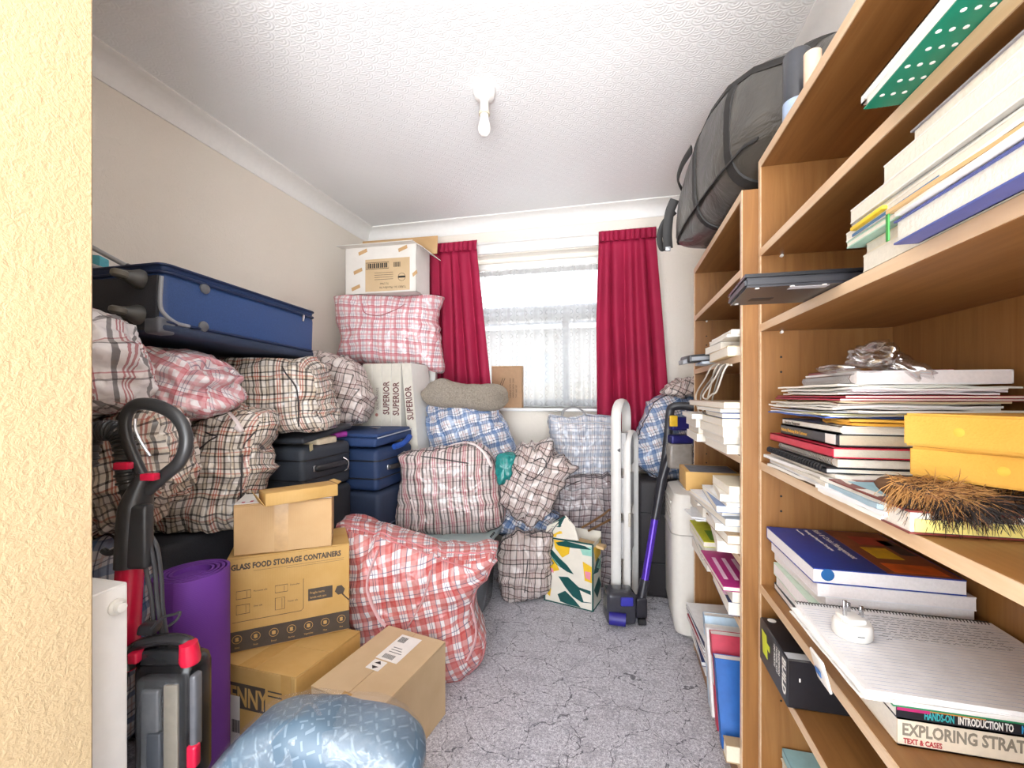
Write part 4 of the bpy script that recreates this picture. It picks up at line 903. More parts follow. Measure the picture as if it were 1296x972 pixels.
for i in range(1, len(hp_)-1, 2):
    d = (hp_[i+1]-hp_[i-1]).normalized(); a = d.orthogonal().normalized(); b = d.cross(a)
    part('hose_rib', MB().tube([hp_[i]+a*.021*math.cos(k*math.pi/6)+b*.021*math.sin(k*math.pi/6) for k in range(12)], .0042, 6, closed=True), M_VBLK, ho)
# pod
pc = at(209, 905, zv+.005)
def slab(u0, u1, v0, v1, z0, z1, bev, m, name, parent=vac, seg=3):
    p = at(u0, v1, z0); q = at(u1, v1, z0); r_ = at(u0, v0, z0)
    return part(name, MB().obox(p, RGT*(q-p).length, FWD*(z1-z0), UP*(r_.z-p.z), bev, seg), m, parent)
slab(150, 184, 640, 722, .972, 1.00, .008, M_VBLK, 'wand_housing')
pod = slab(161, 244, 838, 1010, .95, 1.03, .03, M_VDK, 'pod')
t = NT('clear_cup_plastic'); t.color('6e7074'); t.set(Roughness=.06, Alpha=.30); M_CUP = t.m
cup = slab(168, 226, 862, 1000, .925, .96, .012, M_CUP, 'dust_cup'); slab(176, 200, 875, 985, .922, .935, .006, plain('5e6064', .25), 'cup_filter', cup); slab(184, 202, 930, 1000, .917, .93, .004, plain('44484f', .4), 'cup_core', cup)
slab(206, 224, 868, 990, .924, .932, .003, plain('7d776d', .4), 'cup_core', cup)
slab(238, 247, 856, 950, .935, .96, .006, plain('5c5d62', .25), 'side_trim')
ph = smoothpath([at(u, v, .96) for u, v in ((164, 846), (164, 830), (176, 816), (205, 809), (230, 810), (243, 818), (246, 838))], 6)
part('pod_handle', MB().tube(ph, .0125, 12, flat=(1, 1.3)), plain('2a2a2c', .22), vac)
slab(174, 232, 824, 845, .95, .99, .008, plain('242527', .12), 'motor_cover')
part('release_tab', MB().lathe([(0, 0), (.019, 0), (.021, .01), (.017, .045), (0, .05)], at(241, 838, .955), (0, -.1, 1), 16), plain('c01a38', .12), vac)
slab(160, 172, 828, 842, .935, .96, .004, M_RED, 'release_tab')
slab(234, 247, 946, 975, .930, .95, .006, M_RED, 'side_clip')
slab(150, 225, 1060, 1131, .94, 1.10, .02, M_VDK, 'floor_head')
slab(185, 225, 1000, 1075, .98, 1.05, .015, M_VBLK, 'joint')
cd1 = smoothpath([at(u, v, .99) for u, v in ((183, 676), (190, 690), (196, 720), (199, 760), (206, 810))], 6); cd2 = smoothpath([at(u, v, 1.0) for u, v in ((184, 670), (198, 690), (204, 730), (206, 770), (212, 812))], 6); cd3 = smoothpath([at(u, v, .985) for u, v in ((183, 684), (184, 715), (192, 760), (196, 812))], 6)
for c_ in (cd1, cd2, cd3): part('power_cord', MB().tube(c_, .0045, 8), plain('3a3a3d', .5), vac)
part('power_cord', MB().tube(smoothpath([at(u, v, .95) for u, v in ((192, 796), (206, 782), (222, 777), (228, 775), (224, 784), (214, 792))], 6), .003, 6), plain('2c2c2e', .5), vac)
pg_ = part('plug', MB().obox(at(170, 806, .95), RGT*.038, FWD*.028, UP*.024+RGT*.006, .006), M_BLACKPL, vac)

# yoga mat
mc = Vector((-1.168, .975, 0)); mat_ = thing('yoga_mat', 'rolled purple yoga mat standing on end behind the vacuum', 'yoga mat', mc)
t = NT('purple_foam'); v = t.obj(); w = t.n('ShaderNodeTexWave'); w.bands_direction = 'Z'; w.inputs['Scale'].default_value = 90; t.l(v, w.inputs[0])
t.color(t.ramp(t.noise(3, 2, vec=v), [(.3, '5f2a85'), (.7, '6d3796')])); t.bump(w.outputs[1], .15, .002); t.set(Roughness=.75); M_MAT = t.m
outer, inner = [], []; n = 150
for k in range(n):
    a = -math.pi*.35+k/n*2*math.pi*4.2; r = .097-.052*k/n; outer.append((mc.x+r*math.cos(a), mc.y+r*math.sin(a))); inner.append((mc.x+(r-.007)*math.cos(a), mc.y+(r-.007)*math.sin(a)))
mb = MB(); top = lambda x: .655+.05*(x-mc.x)
rows = [[(x, y, 0) for x, y in outer], [(x, y, top(x)) for x, y in outer], [(x, y, top(x)) for x, y in inner], [(x, y, 0) for x, y in inner], [(x, y, 0) for x, y in outer]]
mb.grid(rows); bmesh.ops.remove_doubles(mb.bm, verts=mb.bm.verts, dist=1e-5)
part('rolled_sheet', mb, M_MAT, mat_)
part('core', MB().lathe([(.035, .004), (.045, .004), (.045, .64), (.035, .64)], mc, n=20), M_MAT, mat_)

# plastic wrapped roll with tread pattern, nearest the camera
t = NT('treadplate_vinyl'); tc = t.n('ShaderNodeTexCoord'); sp = t.n('ShaderNodeSeparateXYZ'); t.l(tc.outputs['UV'], sp.inputs[0])
px_ = t.math('DIVIDE', sp.outputs[0], .021); py_ = t.math('DIVIDE', sp.outputs[1], .021)
ix = t.math('FLOOR', px_); iy = t.math('FLOOR', py_); par = t.math('ABSOLUTE', t.math('MODULO', t.math('ADD', ix, iy), 2)); ax_ = t.math('SUBTRACT', t.math('FRACT', px_), .5); ay_ = t.math('SUBTRACT', t.math('FRACT', py_), .5)
sg = t.math('SUBTRACT', t.math('MULTIPLY', par, 2), 1); p1_ = t.math('ADD', ax_, t.math('MULTIPLY', sg, ay_)); p2_ = t.math('SUBTRACT', ax_, t.math('MULTIPLY', sg, ay_))
tread = t.math('MULTIPLY', t.math('LESS_THAN', t.math('ABSOLUTE', p1_), .14), t.math('LESS_THAN', t.math('ABSOLUTE', p2_), .52))
c = t.ramp(t.noise(5, 3, vec=t.obj()), [(.3, '415668'), (.7, '60778b')]); c = t.mix(t.math('MULTIPLY', tread, .30), c, 'a9bccb'); t.color(c); t.bump(tread, .5, .004); t.set(Roughness=.3); M_TREAD = t.m
wz = .93
wr_out = [(262, 985), (278, 952), (306, 925), (330, 902), (362, 889), (400, 886), (445, 892), (490, 904), (520, 924), (532, 950), (528, 980), (515, 1060), (500, 1140), (400, 1145), (310, 1142), (285, 1120), (268, 1040)]
wr_out = [(u, v+8) for u, v in wr_out]
bm, bvh, ring, ring2, base, _ = softbody(wr_out, wz, .085, e=.36, taper=.06, seed=71, wr=.0035, ncr=4, uvrot=.45, lump=.012)
wt = thing('wrapped_roll', 'blue-grey tread-plate vinyl roll in clear plastic wrap nearest the camera', 'vinyl roll', base)
part('vinyl', bm, M_TREAD, wt, smooth='all', fix=False)
t = NT('clear_plastic_wrap'); tr = t.n('ShaderNodeBsdfTransparent'); gl = t.n('ShaderNodeBsdfGlossy'); gl.inputs['Roughness'].default_value = .2; df = t.n('ShaderNodeBsdfDiffuse'); df.inputs[0].default_value = (.8, .85, .9, 1)
bp = t.n('ShaderNodeBump'); bp.inputs['Strength'].default_value = .9; bp.inputs['Distance'].default_value = .02; nz = t.n('ShaderNodeTexNoise'); nz.inputs['Scale'].default_value = 11; nz.inputs['Detail'].default_value = 4; nz.inputs['Distortion'].default_value = 1.6; t.l(t.obj(), nz.inputs['Vector']); t.l(nz.outputs[0], bp.inputs['Height']); t.l(bp.outputs[0], gl.inputs['Normal'])
m1 = t.n('ShaderNodeMixShader'); m1.inputs[0].default_value = .03; m2 = t.n('ShaderNodeMixShader'); m2.inputs[0].default_value = .05
t.l(tr.outputs[0], m1.inputs[1]); t.l(df.outputs[0], m1.inputs[2]); t.l(m1.outputs[0], m2.inputs[1]); t.l(gl.outputs[0], m2.inputs[2]); t.l(m2.outputs[0], t.out.inputs[0]); M_WRAP = t.m
bm2 = softbody([(u+(u-390)*.012, v+(v-1010)*.012) for u, v in wr_out], wz, .091, e=.36, taper=.06, seed=72, wr=.005, ncr=16, lump=.010)[0]
part('plastic_wrap', bm2, M_WRAP, wt, smooth='all', fix=False)
fo = smoothpath(onto(bvh, [(292, 985), (330, 950), (362, 918), (390, 890), (405, 905)], wz, .012), 6); part('wrap_seam', MB().tube(fo, .0035, 6, flat=(.4, 1.8)), M_WRAP, wt)

# ================================================================== MIDDLE: TOTE, LADDER, STICK VACUUM, AIR CONDITIONER
bl, br = Vector((-.399, 2.415, 0)), Vector((-.129, 2.345, 0)); tax = br-bl; tay = Vector((-tax.y, tax.x, 0)).normalized()*.15; th_ = .355
tote = thing('tote_bag', 'cream shopping tote with green leaf and yellow print on the carpet', 'bag', (bl+br)/2+tay/2)
M_TOTE = plain('e9e2d4', .45, .05, bump=.4, scale=14); M_TGRN = plain('12504e', .4, .12); M_TYEL = plain('edc02c', .4, .05); M_TPNK = plain('e88fa6', .4, .05); M_TMIN = plain('9fd6c4', .4, .05)
mb = MB(); w = .004
nn = tax.cross(UP).normalized(); g0, g1 = tax.normalized()*w, tay.normalized()*w
mb.obox(bl, tax, g1, UP*th_); mb.obox(bl+tay, tax, -g1, UP*(th_+.03)); mb.obox(bl, g0, tay, UP*th_); mb.obox(br, -g0, tay, UP*th_); mb.obox(bl, tax, tay, UP*w)
tb_ = part('bag_body', mb, M_TOTE, tote, smooth=False)
fx = lambda a, z: bl+tax*a+UP*(z*th_)+nn*.0012
def tdec(pts, m, k=0): decal('print', [fx(a, z)+nn*.0006*k for a, z in pts], nn, m, tb_)
tdec([(.20, .98), (.55, .98), (.52, .80), (.38, .72), (.22, .86)], M_TYEL); tdec([(.02, .62), (.2, .68), (.32, .52), (.1, .45)], M_TYEL); tdec([(.80, .72), (.98, .66), (.98, .42), (.84, .44)], M_TYEL); tdec([(.02, .28), (.14, .20), (.12, .08), (.02, .12)], M_TYEL)
tdec([(.05, .55), (.18, .52), (.20, .46), (.06, .48)], M_TPNK, 1); tdec([(.84, .58), (.96, .58), (.95, .46), (.86, .48)], M_TPNK, 1); tdec([(.03, .36), (.14, .34), (.12, .26), (.02, .28)], M_TPNK, 1); tdec([(.74, .92), (.98, .96), (.98, .82), (.8, .82)], M_TMIN)
tdec([(.02, .92), (.10, .86), (.30, .72), (.48, .62), (.62, .50), (.48, .52), (.26, .60), (.10, .74)], M_TGRN, 2); tdec([(.24, .94), (.45, .99), (.85, .96), (.97, .92), (.6, .90), (.3, .90)], M_TGRN, 2)
tdec([(.30, .42), (.50, .44), (.72, .32), (.96, .30), (.97, .12), (.78, .10), (.60, .16), (.44, .28)], M_TGRN, 2); tdec([(.28, .14), (.44, .22), (.62, .12), (.76, .02), (.5, .02), (.34, .04)], M_TGRN, 2); tdec([(.74, .28), (.97, .24), (.97, .13), (.82, .12)], M_TOTE, 3)
tdec([(.10, .76), (.16, .70), (.34, .58), (.28, .60)], M_TMIN, 3)
for q0, q1 in ((bl, br), (bl, bl+UP*th_), (br, br+UP*th_), (bl+UP*th_, br+UP*th_), (br, br+tay)): part('binding', MB().tube([q0+nn*.002, q1+nn*.002], .0045, 6), M_TGRN, tote)
sfx = lambda b, z: br+tay*b+UP*(z*th_)+tax.normalized()*.0012
for pts, m in ((((.05, .95), (.6, .9), (.9, .98), (.9, .75), (.3, .7)), M_TYEL), (((.05, .55), (.5, .75), (.95, .62), (.6, .5)), M_TGRN), (((.1, .3), (.7, .42), (.95, .25), (.5, .12)), M_TGRN), (((.4, .6), (.9, .7), (.9, .5)), M_TMIN)): decal('print', [sfx(*p) for p in pts], tax, m, tb_)
# flared top edges
part('top_flap', MB().prism([bl+UP*th_, bl+tax*.72+UP*(th_+.01), bl+tax*.60+UP*(th_+.075)+tay*.2, bl+tax*.40+UP*(th_+.125)+tay*.25, bl+tax*.02+UP*(th_+.055)+tay*.15], nn*.003), M_TOTE, tote, smooth=False)
fl_ = lambda a, z, b: bl+tax*a+UP*(th_+z)+tay*b+nn*.004
decal('print', [fl_(.04, .055, .16), fl_(.38, .122, .25), (fl_(.50, .10, .22)), fl_(.3, .06, .14)], nn, M_TGRN, tote); decal('print', [fl_(.10, .006, .02), fl_(.5, .012, .03), fl_(.52, .045, .12), fl_(.3, .04, .1)], nn, M_TYEL, tote)
part('strap', MB().tube(smoothpath([fl_(.12, -.02, 0), fl_(.18, .05, .1), fl_(.35, .10, .3), fl_(.45, .05, .35)]), .010, 8, flat=(.2, 1.5)), M_TGRN, tote)
p = [at(u, v, 2.44) for u, v in ((736, 668), (750, 660), (764, 651), (772, 645), (778, 648), (774, 656), (760, 664), (744, 672))]
bt = tag(part('leather_strap', MB().tube(smoothpath(p, 6), .011, 8, flat=(.35, 1.4)), plain('7d5a34', .5, .15)), 'brown leather strap sticking out of the leaf-print tote', 'strap')
o = bl+tax*.62+UP*.33+tay*.35
tag(part('wooden_board', MB().obox(o, tax.normalized()*.15-UP*.015, tay*.35, UP*.016, .002), plain('d6b483', .55, .12)), 'pale wooden board lying in the top of the leaf-print tote', 'board')

# folding step ladder, closed, seen nearly edge on
lad = thing('step_ladder', 'white folded metal step ladder beside the leaf-print tote', 'ladder', (.045, 2.52, 0))
P1, P2 = Vector((.004, 2.36, 0)), Vector((.062, 2.62, 0)); M_LAD = plain('e3e1dd', .4, .02)
dl = (P2-P1).normalized(); pl_ = Vector((dl.y, -dl.x, 0))
def uframe(off, h, r, m, name, narrow=0, fl=(1.55, .75)):
    a, b = P1+pl_*off+dl*narrow, P2+pl_*off-dl*narrow; c_ = (a+b)/2; rad_ = (b-a).length/2; path = [a, a+UP*(h-rad_)*.5]
    path += [c_-dl*rad_*math.cos(k/14*math.pi)+UP*(h-rad_*.7+rad_*.7*math.sin(k/14*math.pi)) for k in range(15)]; path += [b+UP*(h-rad_)*.5, b]
    return part(name, MB().tube(path, r, 10, flat=fl, up=pl_), m, lad)
uframe(-.014, 1.118, .017, M_LAD, 'front_frame'); uframe(.040, .95, .012, M_LAD, 'rear_frame', .02)
for z in (.28, .52, .76): part('step', MB().obox(P1+pl_*.004+dl*.02+UP*z, dl*.225, pl_*.03, UP*.19, .006), plain('b9b8b8', .5), lad)
part('hinge', MB().lathe([(0, 0), (.012, 0), (.012, .03), (0, .03)], P1+UP*.86-pl_*.02, pl_, 10), M_GREYPL, lad); part('latch', MB().obox(P1+pl_*.05+UP*.46, dl*.02, pl_*.012, UP*.07, .002), plain('c9c2b4', .4), lad)
for q in (P1, P2): part('foot', MB().obox(q-pl_*.03-dl*.012, pl_*.03, dl*.024, UP*.03, .003), M_GREYPL, lad)

# cordless stick vacuum
st = thing('stick_vacuum', 'cordless stick vacuum with purple wand leaning on the black suitcase', 'vacuum cleaner', at(800, 788, 2.2))
M_PURP = plain('5a37b8', .25, .08, metal=.4); M_SMOKE = plain('2d2c33', .3, .1)
w0, w1, w2, w3 = at(812, 756, 2.20), at(816, 735, 2.21), at(829, 655, 2.26), at(838, 606, 2.29)
part('wand', MB().tube([w1, w2], .0185, 16), M_PURP, st); part('wand_cuff', MB().tube([w0, w1+(w2-w1)*.02], .024, 14), M_SMOKE, st); part('wand_cuff', MB().tube([w2-(w2-w1)*.03, w3], [.021, .026], 14), M_SMOKE, st)
arm = smoothpath([w3, at(843, 575, 2.30), at(846, 545, 2.30), at(848, 522, 2.30), at(852, 515, 2.29), at(868, 514, 2.27), at(882, 517, 2.25)], 6)
part('handle_arm', MB().tube(arm, .019, 12, flat=(1.15, .8)), plain('333338', .4), st)
def sslab(u0, u1, v0, v1, z0, z1, bev, m, name, parent=st):
    p = at(u0, v1, z0); q = at(u1, v1, z0); r_ = at(u0, v0, z0); return part(name, MB().obox(p, RGT*(q-p).length, FWD*(z1-z0), UP*(r_.z-p.z), bev, 3), m, parent)
cy = sslab(850, 876, 528, 545, 2.24, 2.32, .012, plain('2b2a6e', .3, .1, metal=.3), 'cyclone'); sslab(850, 878, 551, 562, 2.23, 2.32, .01, plain('2b2a6e', .3, .1, metal=.3), 'bin_ring', cy)
sslab(848, 878, 562, 594, 2.23, 2.32, .014, plain('9a938c', .25, .1), 'dust_bin'); sslab(848, 858, 526, 540, 2.225, 2.24, .004, plain('e0b530', .4), 'yellow_latch', cy)
part('inlet_tube', MB().tube([at(852, 560, 2.29), w3+(w2-w3)*.02], [.02, .024], 12), M_SMOKE, st)
sslab(805, 820, 758, 784, 2.17, 2.23, .012, M_SMOKE, 'joint')
hd_ = sslab(769, 806, 752, 792, 2.14, 2.26, .018, plain('3a3a42', .2, .1), 'cleaner_head')
rp, rq = at(771, 782, 2.14), at(792, 785, 2.12); part('roller', MB().tube([rp, rq], .030, 16), plain('2a2384', .45, .1), hd_); sslab(786, 802, 757, 768, 2.132, 2.15, .006, plain('3a3aa8', .3, .1), 'head_window', hd_)
part('wheel', MB().tube([at(808, 787, 2.16), at(817, 787, 2.16)], .016, 12), M_BLACKPL, st)

# portable air conditioner behind the far bookcase end
ac = thing('air_conditioner', 'white portable air conditioner behind the end of the far bookcase', 'air conditioner', (.44, 2.33, 0))
M_AC = plain('e4e0d8', .4, .02)
secs = []
for z, g in ((0, .055), (.03, .02), (.12, .004), (.62, .0), (.685, .012), (.70, .05)):
    secs.append([Vector(p_) for p_ in ringpath((.245+g, .645-g*.3), (2.14+g, 2.50-g), None, .045, 'Z', z)])
part('casing', MB().loft(secs), M_AC, ac)
for k in range(5): part('louvre', MB().rng((.2425, .250), (2.20, 2.44), (.545+k*.022, .557+k*.022), .002), plain('cfcac2', .4), ac)
part('seam_line', MB().tube(ringpath((.243, .645), (2.138, 2.502), None, .045, 'Z', .50), .0025, 5, closed=True), plain('b7b2aa', .4), ac)
part('control_panel', MB().rng((.30, .58), (2.22, 2.42), (.698, .706), .003), plain('c9c6c0', .3), ac)

# box and red card on the sill
p0, p1 = atY(622, 514, 2.975), atY(661, 513.5, 2.985); zt = atY(640, 464, 2.98).z
sb = thing('cardboard_box', 'flat brown cardboard box standing on the window sill', 'box', ((p0.x+p1.x)/2, 3.0, WZ0), 'cardboard boxes')
part('box_body', MB().rng((p0.x, p1.x), (2.975, 3.03), (WZ0, zt), .003, 1), plain('b08d6c', .7, .06), sb); part('flap', MB().rng((p0.x, p1.x), (2.973, 3.03), (zt, zt+.004)), M_KRAFT, sb)
for k in range(3): lettering('THIS WAY UP' if k == 0 else 'HANDLE WITH CARE', .016, (p1.x-.035-k*.022, 2.974, WZ0+.07), UP, (-1, 0, 0), M_INK, sb, sx=.9)
part('arrow_mark', MB().tube([(p0.x+.06, 2.974, WZ0+.15), (p0.x+.085, 2.974, WZ0+.21)], .002, 4), M_INK, sb); part('arrow_mark', MB().tube([(p0.x+.075, 2.974, WZ0+.15), (p0.x+.10, 2.974, WZ0+.21)], .002, 4), M_INK, sb)
q0 = atY(617, 482, 2.96); rb = thing('greeting_card', 'small red folded card on the sill between curtain and box', 'card', (q0.x+.015, 2.955, WZ0))
part('card_leaf', MB().obox((q0.x, 2.95, WZ0+.0), (.032, .004, 0), (0, .002, 0), UP*.16), plain('c8203a', .5), rb); part('card_leaf', MB().obox((q0.x, 2.953, WZ0), (.03, .025, 0), (0, .002, 0), UP*.16), plain('c8203a', .5), rb)

# ================================================================== ON THE BOOKCASES
hb = thing('holdall', 'large black holdall with webbing straps lying on top of the bookcases', 'bag', (.47, 1.65, 1.72))
t = NT('black_coated_fabric'); v = t.obj(); nz = t.noise(7, 4, .6, v, 1.2); t.color(t.ramp(nz, [(.3, '37342f'), (.7, '4b4741')])); t.bump(nz, .4, .03); t.set(Roughness=.30); t.p.inputs['Specular IOR Level'].default_value = .9; M_HOLD = t.m
S = [(1.03, .60, .66, 1.86, 1.92), (1.04, .55, .665, 1.81, 1.95), (1.15, .50, .668, 1.803, 2.01), (1.25, .455, .67, 1.802, 2.05), (1.32, .40, .67, 1.80, 2.085), (1.36, .355, .67, 1.80, 2.105), (1.46, .305, .67, 1.751, 2.135), (1.58, .280, .67, 1.734, 2.150), (1.70, .262, .67, 1.730, 2.135), (1.80, .245, .67, 1.729, 2.09), (1.89, .235, .67, 1.736, 2.01), (1.95, .240, .665, 1.756, 1.93), (1.985, .28, .64, 1.776, 1.88), (1.99, .34, .60, 1.796, 1.85)]
def sect(Y, x0, x1, z0, z1, grow=0, n=36):
    out = []; cx_, cz = (x0+x1)/2, (z0+z1)/2; a, b = (x1-x0)/2+grow, (z1-z0)/2+grow
    for k in range(n):
        t_ = k/n*2*math.pi; c_, s_ = math.cos(t_), math.sin(t_); e_ = .58
        out.append((cx_+a*math.copysign(abs(c_)**e_, c_), Y, cz+b*math.copysign(abs(s_)**e_, s_)))
    return out
def interp(Y):
    for p, q in zip(S, S[1:]):
        if p[0] <= Y <= q[0]: f = (Y-p[0])/(q[0]-p[0]); return [Y]+[p[i]+(q[i]-p[i])*f for i in range(1, 5)]
    return list(S[-1])
mb = MB(); rings = [sect(*s_) for s_ in S[:2]]+[[tuple(Vector(p)+Vector((1, 0, 1))*.006*noise.noise(Vector(p)*9)) for p in sect(*interp(1.06+.0302*i))] for i in range(30)]+[sect(*s_) for s_ in S[-2:]]
mb.loft(rings); part('bag_body', mb, M_HOLD, hb, smooth='all')
M_WEB = plain('201e1d', .6, .1)
def band(Y0, Y1, name, k0=0, k1=36, grow=.004):
    rs = []
    for Y in (Y0, Y0+1e-3, Y1-1e-3, Y1):
        sc2 = sect(*interp(Y), grow=grow if Y not in (Y0, Y1) else -.002); rs.append(sc2)
    return part(name, MB().loft(rs, False), M_WEB, hb, smooth=False)
band(1.415, 1.44, 'webbing'); band(1.66, 1.685, 'webbing'); band(1.245, 1.27, 'webbing', grow=.010)
def along(kf, Y0, Y1, name, r=.009):
    pts = []
    for i in range(22):
        s_ = sect(*interp(Y0+(Y1-Y0)*i/21), grow=.003, n=72); pts.append(s_[int(kf*72) % 72])
    return part(name, MB().tube(pts, r, 6, flat=(.3, 1.3), up=(-1, 0, .4)), M_WEB, hb)
along(.40, 1.30, 1.97, 'webbing'); along(.56, 1.34, 1.985, 'edge_piping', .008); along(.25, 1.1, 1.97, 'edge_piping', .006)
hx = atX(882, 175, .25)
part('side_handle', MB().tube(smoothpath([(.258, 1.90, 1.99), (.235, 1.86, 2.02), (.245, 1.80, 2.05), (.268, 1.74, 2.07)]), .014, 8, flat=(.3, 1.6), up=(-1, 0, 0)), M_WEB, hb)
part('hanging_strap', MB().tube(smoothpath([(.235, 1.955, 1.98), (.215, 1.97, 1.93), (.208, 1.985, 1.85), (.212, 1.99, 1.785)]), .015, 8, flat=(1.3, .2), up=(-1, 0, 0)), M_WEB, hb)
part('hanging_strap', MB().tube(smoothpath([(.238, 1.98, 1.94), (.195, 2.0, 1.90), (.178, 2.01, 1.84), (.19, 2.01, 1.79), (.212, 1.99, 1.785)]), .010, 8, flat=(1.3, .2), up=(-1, 0, 0)), M_WEB, hb)
part('strap_buckle', MB().obox((.200, 1.985, 1.775), (.022, 0, 0), (0, .014, 0), UP*.018, .003), plain('b8bcc0', .3, metal=.6), hb)
c1 = Vector((.415, 1.165, 1.79)); bo = thing('spray_can', 'dark cylindrical can with blue lower band on top of the near bookcase', 'can', c1)
part('can_body', MB().lathe([(0, 0), (.028, 0), (.030, .004), (.030, .165), (.026, .172), (.026, .164), (0, .164)], c1, n=24), plain('3a3c42', .3, .1), bo); part('label_band', MB().lathe([(.0303, .015), (.0306, .015), (.0306, .055), (.0303, .055)], c1, n=24), plain('9fb2cf', .4, .1), bo)
c2 = Vector((.418, 1.09, 1.79)); pr = thing('paper_roll', 'cream rolled paper standing on the near bookcase beside the dark can', 'paper roll', c2)
part('rolled_sheet', MB().lathe([(.012, 0), (.017, 0), (.017, .115), (.012, .115), (.012, 0)], c2, n=20), plain('dfc3ab', .7, .05), pr); part('inner_layer', MB().lathe([(.007, .002), (.011, .002), (.011, .112), (.007, .112), (.007, .002)], c2, n=16), plain('e8d5c4', .7), pr)

# ================================================================== BOOKS AND PAPERS
def book(name, label, cat, x, y, z, cover, group, pages='ece6da', spine='x', yaw=0.0, bt=.0022, hard=True, spine_col=None, parts=()):
    """flat lying book: x, y ranges, z = (bottom, thickness); spine on side 'x' (front -X), 'X' (back), 'y' (near -Y) or 'Y'"""
    cx_, cy_ = (x[0]+x[1])/2, (y[0]+y[1])/2; z0, th = z
    t = thing(name, label, cat, (cx_, cy_, z0), group)
    bt = min(bt, th*.2); ov = .003 if hard else .0005
    m = plain(cover, .42, .06); mp = plain(pages, .8, .04, bump=.25, scale=180)
    def P(mb): 
        bmesh.ops.rotate(mb.bm, verts=mb.bm.verts, cent=(cx_, cy_, 0), matrix=Matrix.Rotation(yaw, 3, 'Z')); return mb
    c = MB().rng(x, y, (z0, z0+bt)); c.rng(x, y, (z0+th-bt, z0+th))
    sxy = {'x': ((x[0], x[0]+bt), y), 'X': ((x[1]-bt, x[1]), y), 'y': (x, (y[0], y[0]+bt)), 'Y': (x, (y[1]-bt, y[1]))}[spine]
    sp_ = MB().rng(sxy[0], sxy[1], (z0, z0+th))
    part('cover', P(c), m, t, smooth=False); part('spine', P(sp_), plain(spine_col, .42, .06) if spine_col else m, t, smooth=False)
    px = [x[0]+ov, x[1]-ov]; py = [y[0]+ov, y[1]-ov]
    part('pages', P(MB().rng(px, py, (z0+bt, z0+th-bt))), mp, t, smooth=False)
    t['_c'] = 0; del t['_c']
    return t
def sheets(name, label, cat, x, y, z, cols, group, seed=0, n=None, spread=.012, yawr=.05):
    """a loose pile: each sheet bundle is a part"""
    r = random.Random(seed); z0, th = z; n = n or len(cols)
    t = thing(name, label, cat, ((x[0]+x[1])/2, (y[0]+y[1])/2, z0), group)
    for k in range(n):
        d = th/n; cx_, cy_ = (x[0]+x[1])/2+r.uniform(-spread, spread), (y[0]+y[1])/2+r.uniform(-spread, spread); yw = r.uniform(-yawr, yawr)
        w_, l_ = (x[1]-x[0])*r.uniform(.93, 1), (y[1]-y[0])*r.uniform(.93, 1)
        mb = MB(); P = []
        for side in (0, 1):
            g = []
            for i in range(9):
                row_ = []
                for j in range(9):
                    a, b = i/8-.5, j/8-.5; cur = .006*abs(noise.noise(Vector((a*3+seed, b*3, k))))*(abs(a)+abs(b))
                    q = Matrix.Rotation(yw, 3, 'Z') @ Vector((a*w_, b*l_, 0)); row_.append((cx_+q.x, cy_+q.y, z0+d*k+(d*.92 if side else 0)+cur))
                g.append(row_)
            P.append(g)
        b = mb.bm; V = [[[b.verts.new(p) for p in r_] for r_ in g] for g in P]
        for i in range(8):
            for j in range(8):
                b.faces.new((V[0][i][j], V[0][i+1][j], V[0][i+1][j+1], V[0][i][j+1])); b.faces.new((V[1][i][j], V[1][i][j+1], V[1][i+1][j+1], V[1][i+1][j]))
        for i in range(8):
            for (i0, j0), (i1, j1) in (((i, 0), (i+1, 0)), ((i, 8), (i+1, 8)), ((0, i), (0, i+1)), ((8, i), (8, i+1))):
                b.faces.new((V[0][i0][j0], V[0][i1][j1], V[1][i1][j1], V[1][i0][j0]))
        part('sheet', mb, plain(cols[k % len(cols)], .7, .04), t)
    return t
def spiral(t, p, q, r, turns, m, name='spiral_binding'):
    p, q = Vector(p), Vector(q); d = (q-p); a = d.normalized().orthogonal().normalized(); b = d.normalized().cross(a); n_ = turns*8
    part(name, MB().tube([p+d*k/n_+(a*math.cos(k*math.pi/4)+b*math.sin(k*math.pi/4))*r for k in range(n_+1)], .0009, 4), m, t)

G1 = 'notebooks on the top shelf of the near bookcase'
# --- near bookcase, top compartment: notebooks overhanging the shelf
z = 1.547
nb = thing('spiral_notebook', 'green spotted spiral notebook overhanging the second shelf of the near bookcase', 'notebook', (.43, .55, z), G1)
part('back_cover', MB().rng((.332, .545), (.40, .703), (z, z+.0018)), plain('157a5f', .35, .08), nb, smooth=False)
part('pages', MB().rng((.335, .543), (.402, .700), (z+.0018, z+.014)), M_PAPER, nb, smooth=False); part('front_cover', MB().rng((.332, .545), (.40, .703), (z+.014, z+.016)), plain('e9e9ea', .35), nb, smooth=False)
for i in range(3):
    for j in range(11):
        part('dot', MB().lathe([(0, 0), (.0028, 0), (.0028, -.0004), (0, -.0004)], (.340+i*.0125+(.006 if j % 2 else 0), .415+j*.026, z), n=8), M_PAPER, nb, smooth=False)
spiral(nb, (.337, .705, z+.0095), (.54, .705, z+.0095), .0075, 26, M_STEEL)
book('notebook', 'white softcover notebook lying on the green spotted notebook', 'notebook', (.338, .55), (.40, .722), (z+.017, .014), 'ecebea', G1, hard=False)
book('notebook', 'thin white notebook uppermost on the green spotted notebook', 'notebook', (.345, .55), (.40, .715), (z+.032, .008), 'e2e4e8', G1, hard=False)

